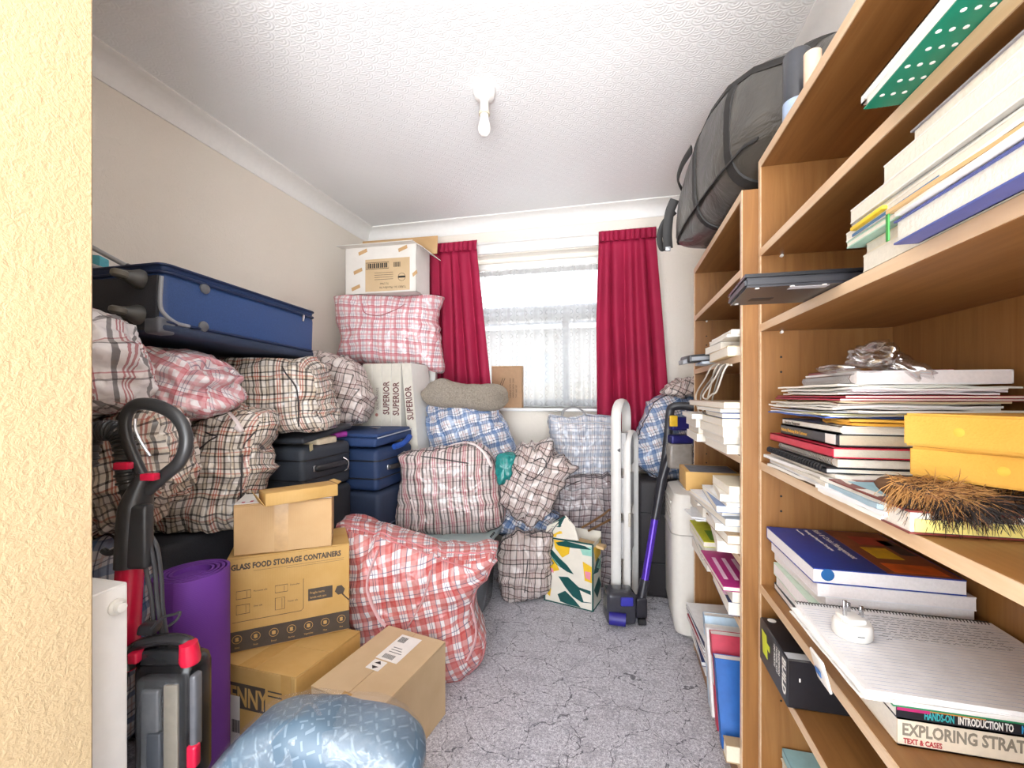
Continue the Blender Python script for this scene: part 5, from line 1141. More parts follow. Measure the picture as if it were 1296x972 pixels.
# --- near bookcase, second compartment: white books and papers, above Z 1.342
G2 = 'books and papers on the third shelf of the near bookcase'; z = 1.343
L2 = [
 ('book', 'thick cream book at the bottom under the yellow tab on the third shelf', (.375, .58), (.50, .795), .026, 'ddd8cb', 'X', 0),
 ('book', 'cream paperback second from the bottom on the third shelf', (.378, .585), (.50, .790), .016, 'ddd3bd', 'X', .01),
 ('book', 'green-edged book in the third shelf stack below the yellow tab', (.362, .575), (.49, .812), .010, '9fc4b2', 'X', .015),
 ('book', 'white workbook with yellow tab in the third shelf stack', (.358, .57), (.49, .812), .014, 'e2e0da', 'X', -.01),
 ('book', 'thin grey-edged booklet above the yellow-tabbed workbook', (.366, .575), (.48, .805), .009, 'b9bcc0', 'X', .02),
 ('book', 'large white paperback with rounded corner in the third shelf stack', (.360, .58), (.40, .800), .022, 'dfdedb', 'X', 0),
 ('book', 'thick white-paged book near the top of the third shelf stack', (.362, .585), (.36, .715), .026, 'e0deda', 'X', 0),
 ('book', 'grey and red hardback on top of the third shelf stack', (.366, .58), (.34, .665), .018, '8d8a90', 'X', 0)]
zz = z
for nm, lb, xx_, yy_, th, col, sp_, yw in L2:
    t = book(nm, lb, 'book', xx_, yy_, (zz, th), col, G2, spine=sp_, yaw=yw, pages='ddd8cd', hard='hardback' in lb)
    if 'yellow tab' in lb and 'workbook' in lb: part('yellow_tab', MB().obox((.352, .70, zz+.008), (.012, 0, 0), (0, .085, 0), (0, .0, .006), .002), plain('f2cf3a', .5), t); part('blue_strip', MB().obox((.3575, .60, zz+.001), (.001, 0, 0), (0, .19, 0), UP*.004), plain('3c6e9c', .4), t, smooth=False)
    zz += th+.0008
book('book', 'blue-covered book with white pages lowest at the front of the third shelf', 'book', (.345, .372), (.36, .66), (z, .03), '4d5ba0', G2, spine='X', pages='dfdcd6')
sh = sheets('envelope', 'torn brown and white envelopes hanging over the front of the third shelf stack', 'envelope', (.338, .40), (.36, .66), (z+.032, .014), ['efece8', 'c9a877', 'ebe8e6'], G2, 4, spread=.004)
part('green_tag', MB().obox((.335, .652, z+.004), (.002, 0, 0), (0, .006, 0), UP*.035, .0005), plain('3d8f43', .5), sh)
# --- black flat device overhanging the same shelf
dv = thing('laptop', 'black flat laptop-like device overhanging the third shelf of the near bookcase', 'laptop', (.40, .94, 1.343))
dc = [Vector((.233, 1.03, 1.3435)), Vector((.222, .858, 1.3435)), Vector((.50, .858, 1.3435)), Vector((.51, 1.03, 1.3435))]
mb = MB(); mb.prism(dc, UP*.017); bmesh.ops.bevel(mb.bm, geom=list(mb.bm.edges), offset=.004, segments=2, affect='EDGES'); part('base', mb, plain('2b2b30', .35, .1), dv)
part('lid', MB().prism([p+UP*.0175 for p in dc], UP*.006), plain('1d1d21', .25, .1), dv)
part('underside_label', MB().rng((.30, .36), (.87, .89), (1.3428, 1.3436)), plain('b9b9bd', .5), dv, smooth=False); part('hatch', MB().rng((.26, .30), (.96, .985), (1.3428, 1.3436)), plain('111113', .5), dv, smooth=False)
for x_, y_ in ((.245, .87), (.245, 1.01), (.30, .865), (.35, .865)): part('rubber_foot', MB().lathe([(0, 0), (.004, 0), (.004, -.0015), (0, -.0015)], (x_, y_, 1.3436), n=10), plain('d8d4d0', .5), dv)

# --- near bookcase, third compartment (shelf top .969): pile of papers and folders
G3 = 'papers and folders on the fourth shelf of the near bookcase'; z = .970
sheets('paper_pile', 'loose white papers lowest on the fourth shelf below the black comb binding', 'papers', (.372, .60), (.885, 1.235), (z, .036), ['eceae6', 'e4e6ea', 'd9d3c8', 'eeecea', 'e6e2da'], G3, 11, spread=.006)
sheets('paper_pile', 'white brochures with torn corner at the front edge of the fourth shelf', 'papers', (.362, .45), (.72, .93), (z, .030), ['f0efec', 'e9eaee', '9fb7c6', 'efece6'], G3, 12, spread=.005)
cb = book('comb_bound_report', 'black comb-bound report near the bottom of the fourth shelf pile', 'report', (.366, .58), (.90, 1.215), (z+.038, .010), '2b2f38', G3, spine='x', hard=False)
for k in range(24): part('comb_tooth', MB().tube([(.3655+.004*math.cos(a), .91+k*.0126, z+.045+.006*math.sin(a)) for a in (0, .8, 1.6, 2.4, 3.14, 3.9)], .0022, 5), M_BLACKPL, cb)
sp1 = book('spiral_notebook', 'white wire-bound notebook above the black comb-bound report', 'notebook', (.385, .60), (.90, 1.18), (z+.050, .014), 'e9e2d4', G3, spine='X', hard=False)
spiral(sp1, (.386, .905, z+.058), (.386, 1.175, z+.058), .008, 42, M_STEEL)
book('folder', 'glossy red plastic folder in the middle of the fourth shelf pile', 'folder', (.375, .64), (.895, 1.225), (z+.067, .018), 'c9203f', G3, spine='x', pages='cfc6b6', bt=.002, hard=False)
bk = book('book', 'dark textbook with yellow lettered spine in the fourth shelf pile', 'book', (.388, .60), (.905, 1.19), (z+.087, .022), '3d3e42', G3, spine='x', pages='cdbfa6', hard=False)
lettering('Methods, Marketing & the Customer', .011, (.3878, 1.185, z+.094), (0, -1, 0), UP, plain('e8b13a', .5), bk, sx=.9); part('spine_label', MB().rng((.3874, .388), (.915, .955), (z+.089, z+.107)), M_PAPER, bk, smooth=False)
bk = book('book', 'white paperback under the blue magazine in the fourth shelf pile', 'book', (.390, .60), (.90, 1.185), (z+.110, .014), 'e8e4da', G3, spine='x', pages='e2d8c8', hard=False); lettering('Operations Management', .009, (.3898, 1.17, z+.113), (0, -1, 0), UP, M_INK, bk)
sheets('envelope', 'orange padded envelope in the fourth shelf pile behind the foam', 'envelope', (.40, .66), (.885, 1.0), (z+.125, .010), ['d99b32', 'e0a63e'], G3, 13, spread=.003)
sheets('magazine', 'blue and white magazines fanned in the fourth shelf pile', 'magazine', (.378, .60), (.92, 1.225), (z+.136, .011), ['3f5ea8', 'eef0f2', 'e3dfb0', 'b9bdc6'], G3, 14, spread=.008, yawr=.09)
sheets('paper_pile', 'crumpled white papers below the thin red folders', 'papers', (.385, .64), (.90, 1.215), (z+.148, .020), ['e6e2db', 'd8d4cc', 'efeeec', 'c9c3b8', 'e8d9b0'], G3, 15, spread=.012, yawr=.08)
for k, nm in enumerate(('lower thin red card folder below the top papers on the fourth shelf', 'upper thin red card folder below the top papers on the fourth shelf')):
    book('folder', nm, 'folder', (.384+.004*k, .66), (.89-.01*k, 1.215), (z+.1695+k*.005, .0045), 'b02a44', G3, spine='x', hard=False, bt=.001)
sheets('paper_pile', 'fanned white papers under the top notebooks on the fourth shelf', 'papers', (.39, .635), (.90, 1.195), (z+.180, .018), ['efedea', 'e6e4e6', 'f3f1ee', 'd9dcd4', 'ece7de'], G3, 16, spread=.014, yawr=.1)
nb = book('spiral_notebook', 'white wire-bound notebook on top of the fourth shelf pile', 'notebook', (.415, .64), (.90, 1.12), (z+.199, .024), 'e8e6e8', G3, spine='X', hard=False, pages='e6dfdf')
spiral(nb, (.415, .905, z+.209), (.415, 1.115, z+.209), .009, 34, M_STEEL)
nb = book('notebook', 'dark red covered pad beside the crinkled plastic on the fourth shelf pile', 'notebook', (.425, .62), (1.0, 1.13), (z+.2235, .006), '8b3b40', G3, hard=False)
t = NT('crinkled_clear_plastic'); tr = t.n('ShaderNodeBsdfTransparent'); gl = t.n('ShaderNodeBsdfGlossy'); gl.inputs['Roughness'].default_value = .15; m2 = t.n('ShaderNodeMixShader'); m2.inputs[0].default_value = .35; t.l(tr.outputs[0], m2.inputs[1]); t.l(gl.outputs[0], m2.inputs[2]); t.l(m2.outputs[0], t.out.inputs[0]); M_CRINK = t.m
pb = thing('plastic_bag', 'small crinkled clear plastic bag on top of the fourth shelf pile', 'bag', (.42, .96, z+.224))
bmx = softbody([(1098, 449), (1108, 445), (1124, 452), (1134, 466), (1128, 470), (1116, 466), (1104, 458)], .79, .02, seed=91, wr=.012, ncr=10, N=40, NR=9)[0]; part('film', bmx, M_CRINK, pb, smooth='all', fix=False)
bmx = softbody([(1060, 466), (1080, 463), (1110, 466), (1128, 470), (1100, 474), (1070, 473)], .82, .03, seed=92, wr=.008, ncr=6, N=40, NR=9)[0]; part('film', bmx, M_CRINK, pb, smooth='all', fix=False)
# book with blue cover, yellow envelope, fur, foam blocks at the front
bk = book('book', 'maroon hardback with light blue cover panel under the brown fur', 'book', (.366, .585), (.668, .888), (z+.0005, .030), '7a3630', G3, spine='X', pages='e8e4dc')
part('cover_panel', MB().rng((.385, .565), (.69, .865), (z+.0305, z+.0312)), plain('8fc3d6', .4, .08), bk, smooth=False); part('cover_stripe', MB().rng((.42, .44), (.69, .865), (z+.0312, z+.0316)), plain('5f9fb8', .4), bk, smooth=False)
part('yellow_envelope', MB().obox((.372, .6665, z+.004), (.13, .0, 0), (0, .0012, 0), UP*.016), plain('ecdc82', .6), bk, smooth=False)
fur = thing('fur_hat', 'brown and black shaggy fur hat squashed under the yellow foam', 'hat', (.50, .70, z+.032)); rnd = random.Random(5)
fo_ = [(1128, 615), (1150, 607), (1200, 610), (1260, 625), (1320, 634), (1322, 652), (1260, 658), (1210, 656), (1180, 648), (1150, 636)]
bmx, bvx, *_ = softbody(fo_, .60, .05, e=.7, seed=95, wr=.004, ncr=3, N=64, NR=12, press=[(2, 1, (0, 1), (0, 2), z+.034), (2, -1, (0, 1), (0, 2), 1.032)]); t = NT('fur_hide'); v = t.obj(); t.color(t.ramp(t.noise(9, 3, vec=v), [(.38, '2a211d'), (.62, '6e4b2c')])); t.set(Roughness=.9)
part('hide', bmx, t.m, fur, smooth='all', fix=False)
def tufts(name, pix, n_, col, ln, rnd):
    mb = MB()
    for _ in range(n_):
        (u0, v0), (u1, v1) = pix; u, v = rnd.uniform(u0, u1), rnd.uniform(v0, v1)
        h = bvx.ray_cast(EYEV, ray(u, v).normalized())
        if not h[0]: continue
        h = (h[0], -h[1] if h[1].dot(ray(u, v)) > 0 else h[1])
        d = (RGT*rnd.uniform(-.35, 1.0)-UP*rnd.uniform(.0, .55)+h[1]*.22).normalized(); p = h[0]; q = p+d*ln*rnd.uniform(.5, 1)-UP*.004; m_ = (p+q)/2+h[1]*.003
        mb.tube([p, m_, q], [.0006, .0005, .0002], 3, cap=False)
    o_ = part(name, mb, plain(col, .7, .25), fur); o_['kind'] = 'stuff'
tufts('fur', ((1125, 605), (1296, 632)), 1200, 'a87a44', .032, rnd); tufts('fur', ((1150, 628), (1296, 672)), 2600, '2a211f', .038, rnd); tufts('fur', ((1130, 610), (1296, 650)), 600, '7b5230', .035, rnd)
t = NT('yellow_foam'); v = t.obj(); vo = t.n('ShaderNodeTexVoronoi'); vo.inputs['Scale'].default_value = 320; t.l(v, vo.inputs['Vector'])
c = t.ramp(t.noise(6, 3, vec=v), [(.3, 'c99538'), (.7, 'd3a34b')]); sp2 = t.noise(28, 2, vec=v); c = t.mix(t.math('MULTIPLY', t.math('GREATER_THAN', sp2, .72), .35), c, 'b98a3a'); t.color(c); t.bump(vo.outputs[0], .2, .003); t.set(Roughness=.85); M_FOAM = t.m
def foam(label, pts, z0, z1):
    t_ = thing('foam_block', label, 'foam', Vector((sum(p[0] for p in pts)/len(pts), sum(p[1] for p in pts)/len(pts), z0)), 'yellow foam blocks')
    mb = MB(); mb.prism([(x_, y_, z0) for x_, y_ in pts], UP*(z1-z0)); bmesh.ops.bevel(mb.bm, geom=list(mb.bm.edges), offset=.003, segments=2, affect='EDGES'); part('block', mb, M_FOAM, t_)
    cpt = Vector((pts[0][0]+(pts[1][0]-pts[0][0])*.45, pts[0][1]+(pts[1][1]-pts[0][1])*.45, (z0+z1)/2)); dv_ = Vector((pts[1][0]-pts[0][0], pts[1][1]-pts[0][1], 0)); part('nick', MB().lathe([(0, 0), (.006, 0), (.004, .0008), (0, .001)], cpt, dv_.cross(UP), 12), plain('dfae44', .9), t_)
foam('upper yellow foam block on the fourth shelf', [(.400, .745), (.475, .625), (.60, .60), (.66, .70), (.60, .80)], 1.078, 1.124)
foam('lower yellow foam block resting on the brown fur', [(.405, .740), (.535, .575), (.66, .62), (.63, .76), (.52, .80)], 1.034, 1.077)

# --- near bookcase, fourth compartment (shelf top .637)
G4 = 'books on the fifth shelf of the near bookcase'; z = .638
sp_list = [('white paperback lowest in the stack under the blue book', .40, '39424e', .016), ('pale blue-edged book second from the bottom under the blue book', .405, 'dfe7ea', .030), ('green-edged white book in the middle under the blue book', .392, 'c9dccb', .030), ('white paperback third from the top under the blue book', .405, 'eeeeec', .026), ('white paged book directly under the blue book', .392, 'e6e4ea', .026)]
zz = z
for i, (lb, x0, col, th) in enumerate(sp_list):
    book('book', lb, 'book', (x0, .655), (1.0+.006*(i % 2), 1.282-.012*(i % 3)), (zz, th), col, G4, spine='Y', pages='e9e4e6', hard=False, yaw=(-.02, .015, -.015, .02, 0)[i]); zz += th+.0008
bk = book('book', 'blue textbook with orange art cover on top of the fifth shelf stack', 'book', (.385, .640), (1.0, 1.285), (zz, .030), '1f3f9c', G4, spine='Y', pages='eae7ea', hard=False); zt = zz+.0305
part('cover_art', MB().rng((.515, .635), (1.002, 1.28), (zt-.0004, zt+.0003)), plain('8a4a34', .4, .3, scale=20), bk, smooth=False)
for x_, y_, w_, l_, c_ in ((.53, 1.01, .09, .05, 'e06a2c'), (.54, 1.09, .05, .07, 'f0c52e'), (.60, 1.12, .03, .1, '3d3a4c'), (.55, 1.18, .07, .06, 'b33a3a')): part('cover_art', MB().rng((x_, x_+w_), (y_, y_+l_), (zt+.0003, zt+.0007)), plain(c_, .4, .2, scale=30), bk, smooth=False)
lettering('Risk & Crisis Management', .019, (.487, 1.275, zt), (0, -1, 0), (1, 0, 0), M_PAPER, bk); lettering('Planning and Response Strategies', .0115, (.466, 1.27, zt), (0, -1, 0), (1, 0, 0), M_PAPER, bk); lettering('Second Edition', .008, (.448, 1.27, zt), (0, -1, 0), (1, 0, 0), M_PAPER, bk)
part('blue_dot', MB().lathe([(0, 0), (.012, 0), (.012, .0005), (0, .0005)], (.41, .9995, zz+.018), (0, -1, 0), 16), plain('1f5f9c', .4), bk)
# lettered books under the pad
bk = book('book', 'thick cream textbook with big grey title on its spine, front of the fifth shelf', 'book', (.398, .66), (.752, .96), (z, .040), 'e9dcc8', G4, spine='y', pages='ece8e0', hard=False)
lettering('EXPLORING STRATEGY', .024, (.403, .752, z+.0165), (1, 0, 0), UP, plain('8f8678', .5), bk, sx=.70, bold=.0007); lettering('TEXT & CASES', .0105, (.405, .752, z+.0045), (1, 0, 0), UP, plain('b5383c', .5), bk, sx=.70, bold=.0003)
bk = book('book', 'black-spined textbook with teal and white title lying on the cream textbook', 'book', (.395, .66), (.748, .95), (z+.041, .022), '24252c', G4, spine='y', pages='efeeea', hard=False)
lettering('HANDS-ON', .015, (.428, .748, z+.046), (1, 0, 0), UP, plain('3fb3b8', .5), bk, sx=.45, bold=.0004); lettering('INTRODUCTION TO', .015, (.468, .748, z+.046), (1, 0, 0), UP, M_PAPER, bk, sx=.45, bold=.0004); lettering('MATLAB', .015, (.540, .748, z+.046), (1, 0, 0), UP, plain('3a9fe0', .5), bk, sx=.5, bold=.0004)
part('magenta_band', MB().rng((.395, .435), (.7472, .748), (z+.054, z+.063)), plain('c02a72', .5), bk, smooth=False); part('orange_band', MB().rng((.435, .50), (.7472, .748), (z+.057, z+.063)), plain('d98a3c', .5), bk, smooth=False)
book('notebook', 'green-covered notebook beneath the handwritten pad', 'notebook', (.385, .655), (.738, .965), (z+.064, .012), '2c8a5c', G4, spine='X', pages='efeae6', hard=False)
sheets('paper_pile', 'white loose sheets drooping over the shelf front under the handwritten pad', 'papers', (.335, .60), (.715, .985), (z+.077, .008), ['efeeec', 'e6e6ea', 'f2f0ee'], G4, 21, spread=.006)
tp_ = bpy.data.objects[[o.name for o in bpy.data.objects if o.get('label', '').startswith('white loose sheets')][0]]
part('torn_corner', MB().obox((.348, .838, z+.006), (.004, 0, .002), (0, .05, 0), (-.012, .004, .05), .002), M_PAPER, tp_); part('blue_mark', MB().obox((.3385, .85, z+.026), (.0012, 0, 0), (0, .02, 0), (-.002, .0, .010)), plain('3f6fb0', .5), tp_)
pd = book('notepad', 'open spiral pad of handwritten lined paper on the fifth shelf', 'notepad', (.345, .662), (.716, .985), (z+.086, .008), 'f0eff0', G4, spine='X', pages='f0eff0', hard=False, yaw=-.02); zt = z+.0942
spiral(pd, (.348, .985, zt-.003), (.660, .978, zt-.003), .006, 60, M_BLACKPL)
rnd = random.Random(8); mb = MB(); mb2 = MB()
for k in range(26): mb2.rng((.352, .655), (.962-k*.0095, .9624-k*.0095), (zt, zt+.0002))
part('ruled_lines', mb2, plain('a9b4cc', .6), pd, smooth=False)
for k in range(13):
    y_ = .958-k*.0095; x_ = .44+rnd.uniform(0, .01)
    while x_ < .63-(.02*k if k > 8 else 0):
        w_ = rnd.uniform(.006, .02); pts = [(x_+w_*q/6, y_-.001+rnd.uniform(0, .004), zt+.0004) for q in range(7)]; mb.tube(pts, .0003, 3); x_ += w_+.004
part('handwriting', mb, plain('4a4a55', .6), pd, smooth=False)
# plug adapter
pa = thing('plug_adapter', 'white three-pin travel plug adapter standing on the handwritten pad', 'plug adapter', (.395, .872, zt))
part('body', MB().lathe([(0, 0), (.026, 0), (.029, .004), (.029, .022), (.026, .027), (0, .027)], (.395, .872, zt+.0005), n=28), M_WHITEPL, pa)
part('body_step', MB().obox((.38, .85, zt+.0265), (.03, .006, 0), (-.006, .036, 0), UP*.01, .003), M_WHITEPL, pa)
for x_, y_, h in ((.382, .868, .026), (.41, .875, .016), (.395, .885, .016)): part('pin', MB().obox((x_-.003, y_-.002, zt+.036), (.006, 0, 0), (0, .004, 0), UP*h, .0008), M_STEEL, pa)
part('moulded_line', MB().obox((.39, .8428, zt+.012), (.010, 0, 0), (0, .001, 0), UP*.0015), M_GREYPL, pa)

# --- near bookcase, fifth compartment: black tool box with print
z = .462
tbx = thing('product_box', 'black printed box overhanging the low shelf under the handwritten pad', 'box', (.46, 1.165, z))
part('box_body', MB().rng((.362, .585), (1.072, 1.262), (z, z+.107), .0025, 1), plain('26262b', .3, .1), tbx)
part('yellow_print', MB().obox((.3612, 1.20, z+.030), (.0004, 0, 0), (0, .035, 0), (0, .008, .055)), plain('d8df3a', .5), tbx, smooth=False)
part('yellow_print', MB().obox((.3612, 1.185, z+.055), (.0004, 0, 0), (0, .02, 0), (0, .0, .014)), plain('d8df3a', .5), tbx, smooth=False)
lettering('BUILD', .030, (.3618, 1.100, z+.098), (0, 0, -1), (0, -1, 0), M_PAPER, tbx, sx=.95, bold=.001)
for k, s_ in enumerate(('PRECISION', 'MODEL KIT', '120 PARTS')): lettering(s_, .013, (.3618, 1.125+k*.015, z+.098), (0, 0, -1), (0, -1, 0), M_PAPER, tbx, sx=.9)
part('top_band', MB().rng((.365, .58), (1.076, 1.100), (z+.107, z+.1074)), plain('c9ccd2', .5), tbx, smooth=False); lettering('BUILDER', .026, (.50, 1.098, z+.1075), (-1, 0, 0), (0, -1, 0), M_BLACKINK, tbx, sx=.9, bold=.001)
part('number_badge', MB().lathe([(0, 0), (.010, 0), (.010, .0005), (0, .0005)], (.385, 1.245, z+.107), n=16), M_PAPER, tbx)
part('side_mark', MB().obox((.385, 1.0716, z+.06), (.003, 0, 0), (0, .0004, 0), UP*.008), M_PAPER, tbx, smooth=False)
# bottom shelf
G5 = 'books on the bottom shelf of the near bookcase'
book('book', 'dark grey book lowest on the bottom shelf of the near bookcase', 'book', (.40, .63), (1.0, 1.295), (.101, .045), '3a3d45', G5, spine='x')
book('book', 'cream book in the middle on the bottom shelf of the near bookcase', 'book', (.42, .63), (1.0, 1.29), (.147, .04), 'd9d0bd', G5, spine='X')
book('book', 'light blue book uppermost on the bottom shelf of the near bookcase', 'book', (.425, .64), (1.0, 1.295), (.188, .022), '9fd0dc', G5, spine='x')

# ================================================================== FAR BOOKCASE CONTENT
GF = 'books in the far bookcase'
def fb(lb, y, x0, z0, th, col, sp_='X', pages='eee8dc', yaw=0, w=.2, name='book', cat='book'): return book(name, lb, cat, (x0, x0+w), y, (z0, th), col, GF, spine=sp_, pages=pages, yaw=yaw, hard=False)
# shelf 1.264
z = 1.265
fb('cream paperback with brown edge on the shelf with the grey cables', (1.40, 1.66), .315, z, .03, 'dcc59a'); fb('white paperback beside the small black gadget', (1.50, 1.70), .312, z+.031, .022, 'eeeae2', yaw=.05)
sheets('paper_pile', 'curled white papers on top of the books by the grey cables', 'papers', (.315, .52), (1.38, 1.66), (z+.054, .022), ['f0ede6', 'e9e4da', 'efece8'], GF, 31, spread=.006)
gd = thing('gadget', 'small black electronic gadget hanging over the far bookcase shelf', 'gadget', (.29, 1.76, z))
part('body', MB().obox((.255, 1.70, z+.004), (.10, .02, .008), (-.02, .10, 0), UP*.028, .006), plain('2b2d31', .35), gd); part('clip', MB().obox((.235, 1.72, z-.002), (.05, .01, .01), (-.01, .05, 0), UP*.018, .004), plain('7d7f83', .35), gd); part('screen', MB().obox((.262, 1.699, z+.010), (.08, .016, .006), (0, -.001, 0), UP*.014), plain('8c9096', .15), gd)
bx = thing('small_box', 'small blue and white box beside the black gadget on the far bookcase', 'box', (.33, 1.82, z)); part('box_body', MB().rng((.30, .38), (1.72, 1.86), (z-.0, z+.022), .002), plain('b9c4d0', .5), bx); part('label', MB().rng((.2994, .30), (1.75, 1.80), (z+.004, z+.018)), plain('3a5fa0', .5), bx, smooth=False)
cbx = thing('cable', 'looped grey cables hanging in front of the far bookcase shelf', 'cable', (.31, 1.62, 1.27))
for i, (a, b_, d) in enumerate(((900, 884, 522), (908, 890, 525), (912, 893, 505))):
    P_ = [atX(a+14, 462, .33), atX(a+2, 463, .318), atX(a-8, 480, .305), atX(b_-3, 500, .30), atX(b_+1, d, .30), atX(b_+8, d-6, .302), atX(b_+14, 495, .305), atX(a+4, 470, .31), atX(a+10, 461, .318)]
    part('cable_loop', MB().tube(smoothpath(P_, 6), .0028, 6), plain(('cfc8bc', '8a857c', 'e3ded4')[i], .5), cbx)
# shelf .977
z = .978
F4 = [('white paperback at the bottom far end of the stacked shelf', (1.72, 1.98), .285, z, .028, 'eeeae4'), ('cream paperback second at the far end of the stacked shelf', (1.72, 1.96), .290, z+.029, .024, 'e0cfae'), ('white book third at the far end of the stacked shelf', (1.70, 1.95), .278, z+.054, .032, 'f0eeea'), ('thin white booklet topping the far stack', (1.66, 1.97), .262, z+.087, .016, 'e9e6e2'),
      ('white paperback at the bottom near end of the stacked shelf', (1.38, 1.66), .305, z, .026, 'eceae6'), ('cream book second at the near end of the stacked shelf', (1.40, 1.67), .30, z+.027, .022, 'f0ece2'), ('white book third at the near end of the stacked shelf', (1.38, 1.69), .294, z+.050, .030, 'ebe7e0'), ('cream-paged book below the blue book on the stacked shelf', (1.36, 1.66), .292, z+.081, .022, 'eee3c6'), ('dark blue book on top of the stacked shelf', (1.36, 1.64), .296, z+.104, .016, '27477f'), ('thin white manual over the dark blue book', (1.37, 1.70), .285, z+.121, .010, 'e9e9e6'), ('brown-edged papers topping the stacked shelf', (1.36, 1.92), .292, z+.132, .020, 'c9b79c')]
for lb, y, x0, z0, th, col in F4: fb(lb, y, x0, z0, th, col, yaw=random.Random(lb).uniform(-.03, .03))
# shelf .69
z = .691
kb = thing('cardboard_box', 'small kraft box sticking out of the far bookcase above the air conditioner', 'box', (.34, 1.86, z), 'cardboard boxes')
kb0 = at(871, 640, 1.79)
part('box_body', MB().rng((.245, .43), (1.72, 1.90), (z+.105, z+.175), .002), M_KRAFT3, kb); part('label', MB().rng((.26, .42), (1.72, 1.88), (z+.175, z+.1755)), plain('6b6f78', .6, .3), kb, smooth=False)
fb('grey book supporting the small kraft box', (1.70, 1.98), .30, z, .05, 'c9c6c0', w=.22); fb('white book right under the small kraft box', (1.72, 1.96), .285, z+.051, .05, 'efede8', w=.22)
F5 = [('white book lowest in the slipping pile of the far bookcase', (1.37, 1.66), .300, 0, .030, 'f0eee8'), ('brown-paged book in the slipping pile', (1.36, 1.60), .298, .031, .028, 'a98c64'), ('white booklet in the slipping pile above the brown-paged book', (1.38, 1.66), .290, .060, .020, 'efeeec'), ('grey-covered white book in the slipping pile', (1.37, 1.68), .285, .081, .022, 'aab0b8'), ('white magazine with dark print in the slipping pile', (1.40, 1.70), .275, .104, .014, 'e8eaee'), ('blue-edged white book in the slipping pile', (1.36, 1.66), .285, .119, .020, '7f93b8'), ('thin white leaflet in the slipping pile', (1.36, 1.62), .292, .140, .010, 'f2f2f0'), ('white paperback near the top of the slipping pile', (1.36, 1.56), .298, .151, .020, 'efece4'), ('cream paperback topping the slipping pile', (1.36, 1.54), .305, .172, .026, 'e6dcc4')]
for i, (lb, y, x0, dz, th, col) in enumerate(F5): fb(lb, y, x0, z+dz, th, col, yaw=(-.12, .06, -.08, .1, .14, -.05, .08, -.1, .05)[i])
sheets('paper_pile', 'creased white papers drooping over the shelf below the small kraft box', 'papers', (.262, .33), (1.68, 1.84), (z+.002, .012), ['eef0f2', 'e3e6ea'], GF, 33, spread=.01, yawr=.2)
# shelf .51
z = .511
F6 = [('white book lowest under the yellow-topped books', (1.70, 1.98), .31, 0, .036, 'eceae6'), ('grey-green book below the white one under the yellow cover', (1.70, 1.97), .305, .037, .026, 'a9b0a0'), ('white book under the yellow-covered book', (1.71, 1.97), .302, .064, .022, 'e6e9ee'), ('yellow and green covered book on the low shelf of the far bookcase', (1.70, 1.98), .300, .087, .020, 'd9dc3a'),
      ('navy hardback with cream pages under the magenta book', (1.37, 1.62), .315, 0, .040, '2c3560'), ('cream book under the magenta book', (1.37, 1.63), .318, .041, .030, 'e8dfca'), ('magenta paperback on the low shelf of the far bookcase', (1.37, 1.67), .292, .072, .014, 'b52a7e')]
for i, (lb, y, x0, dz, th, col) in enumerate(F6):
    t = fb(lb, y, x0, z+dz, th, col, yaw=(.03, -.04, .05, .02, -.03, .02, .03)[i])
    if 'magenta' in lb:
        for k in range(3): part('title_line', MB().rng((.31+k*.03, .322+k*.03), (1.42, 1.60), (z+dz+th, z+dz+th+.0005)), plain('ecc7dd', .5), t, smooth=False)
    if 'yellow and green' in lb: part('green_patch', MB().rng((.33, .46), (1.72, 1.84), (z+dz+th, z+dz+th+.0005)), plain('7fae3c', .5), t, smooth=False)
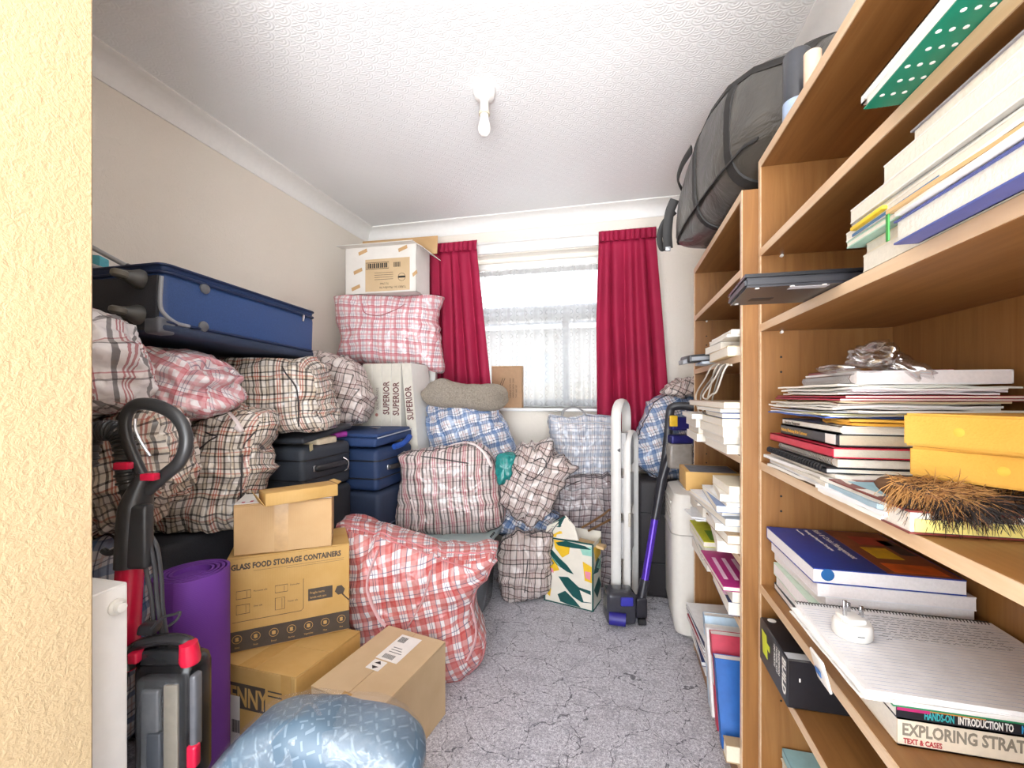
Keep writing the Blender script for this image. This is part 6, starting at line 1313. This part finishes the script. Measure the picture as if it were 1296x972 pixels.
# bottom shelf .10
z = .101
F7 = [('white magazine lowest in the bottom shelf stack of the far bookcase', (1.75, 2.05), .315, 0, .03, 'eceae8'), ('navy magazine second in the bottom shelf stack', (1.75, 2.05), .31, .031, .018, '2d3a66'), ('white magazine above the navy magazine', (1.74, 2.04), .312, .050, .020, 'ededf0'), ('red magazine in the bottom shelf stack', (1.75, 2.05), .305, .071, .016, 'b3283e'), ('grey magazine above the red one', (1.74, 2.04), .312, .088, .016, '8d909a'), ('navy folder near the top of the bottom shelf stack', (1.73, 2.06), .302, .105, .014, '27315a'), ('white document pack topping the bottom shelf stack', (1.73, 2.05), .306, .120, .016, 'f1f1f2')]
for i, (lb, y, x0, dz, th, col) in enumerate(F7): fb(lb, y, x0, z+dz, th, col, yaw=(.02, -.03, .04, .06, -.02, .05, .08)[i], pages='f1f0ee', w=.215)
ST = [('blue book leaning at the near end of the bottom shelf', '1f5fae', .30, 1.40, .21), ('red and white book leaning beside the blue one', 'c43a52', .302, 1.47, .25), ('white book leaning at the front of the bottom shelf', 'ecebea', .298, 1.53, .24), ('pale blue leaflet leaning on the white book', 'bcd3e6', .300, 1.575, .26), ('brown-paged book flat under the leaning blue book', 'b39a76', .30, 1.365, .05)]
for lb, col, x0, y0, h in ST:
    t = thing('book', lb, 'book', (x0+.1, y0+.02, z), GF); lean = .10 if h > .1 else 0
    if h < .1: part('cover', MB().rng((x0, x0+.18), (1.35, 1.388), (z, z+.002)).rng((x0, x0+.18), (1.35, 1.388), (z+h-.002, z+h)), plain(col, .4), t, smooth=False); part('pages', MB().rng((x0+.002, x0+.178), (1.352, 1.386), (z+.002, z+h-.002)), M_CREAM, t, smooth=False); continue
    th = .026
    part('cover', MB().obox((x0, y0, z), (.18, 0, 0), (0, .002, 0), (0, lean, h)).obox((x0, y0+th, z), (.18, 0, 0), (0, .002, 0), (0, lean, h)), plain(col, .4), t, smooth=False)
    part('spine', MB().obox((x0, y0, z), (.002, 0, 0), (0, th+.002, 0), (0, lean, h)), plain(col, .4), t, smooth=False)
    part('pages', MB().obox((x0+.003, y0+.002, z+.003), (.174, 0, 0), (0, th-.002, 0), (0, lean, h-.004)), M_PAPER, t, smooth=False)
    if 'red and white' in lb or 'pale blue' in lb: part('spine_panel', MB().obox((x0-.0006, y0+.003+lean*.45, z+h*.45), (.0006, 0, 0), (0, th-.006, 0), (0, lean*.3, h*.3)), M_PAPER, t, smooth=False)
tag(part('paper_scrap', MB().prism([(.30, 1.365, .0), (.335, 1.36, .0), (.333, 1.40, .035), (.305, 1.41, .03)], (0, .003, .001)), M_PAPER), 'small white paper scrap on the carpet against the far bookcase plinth', 'paper')
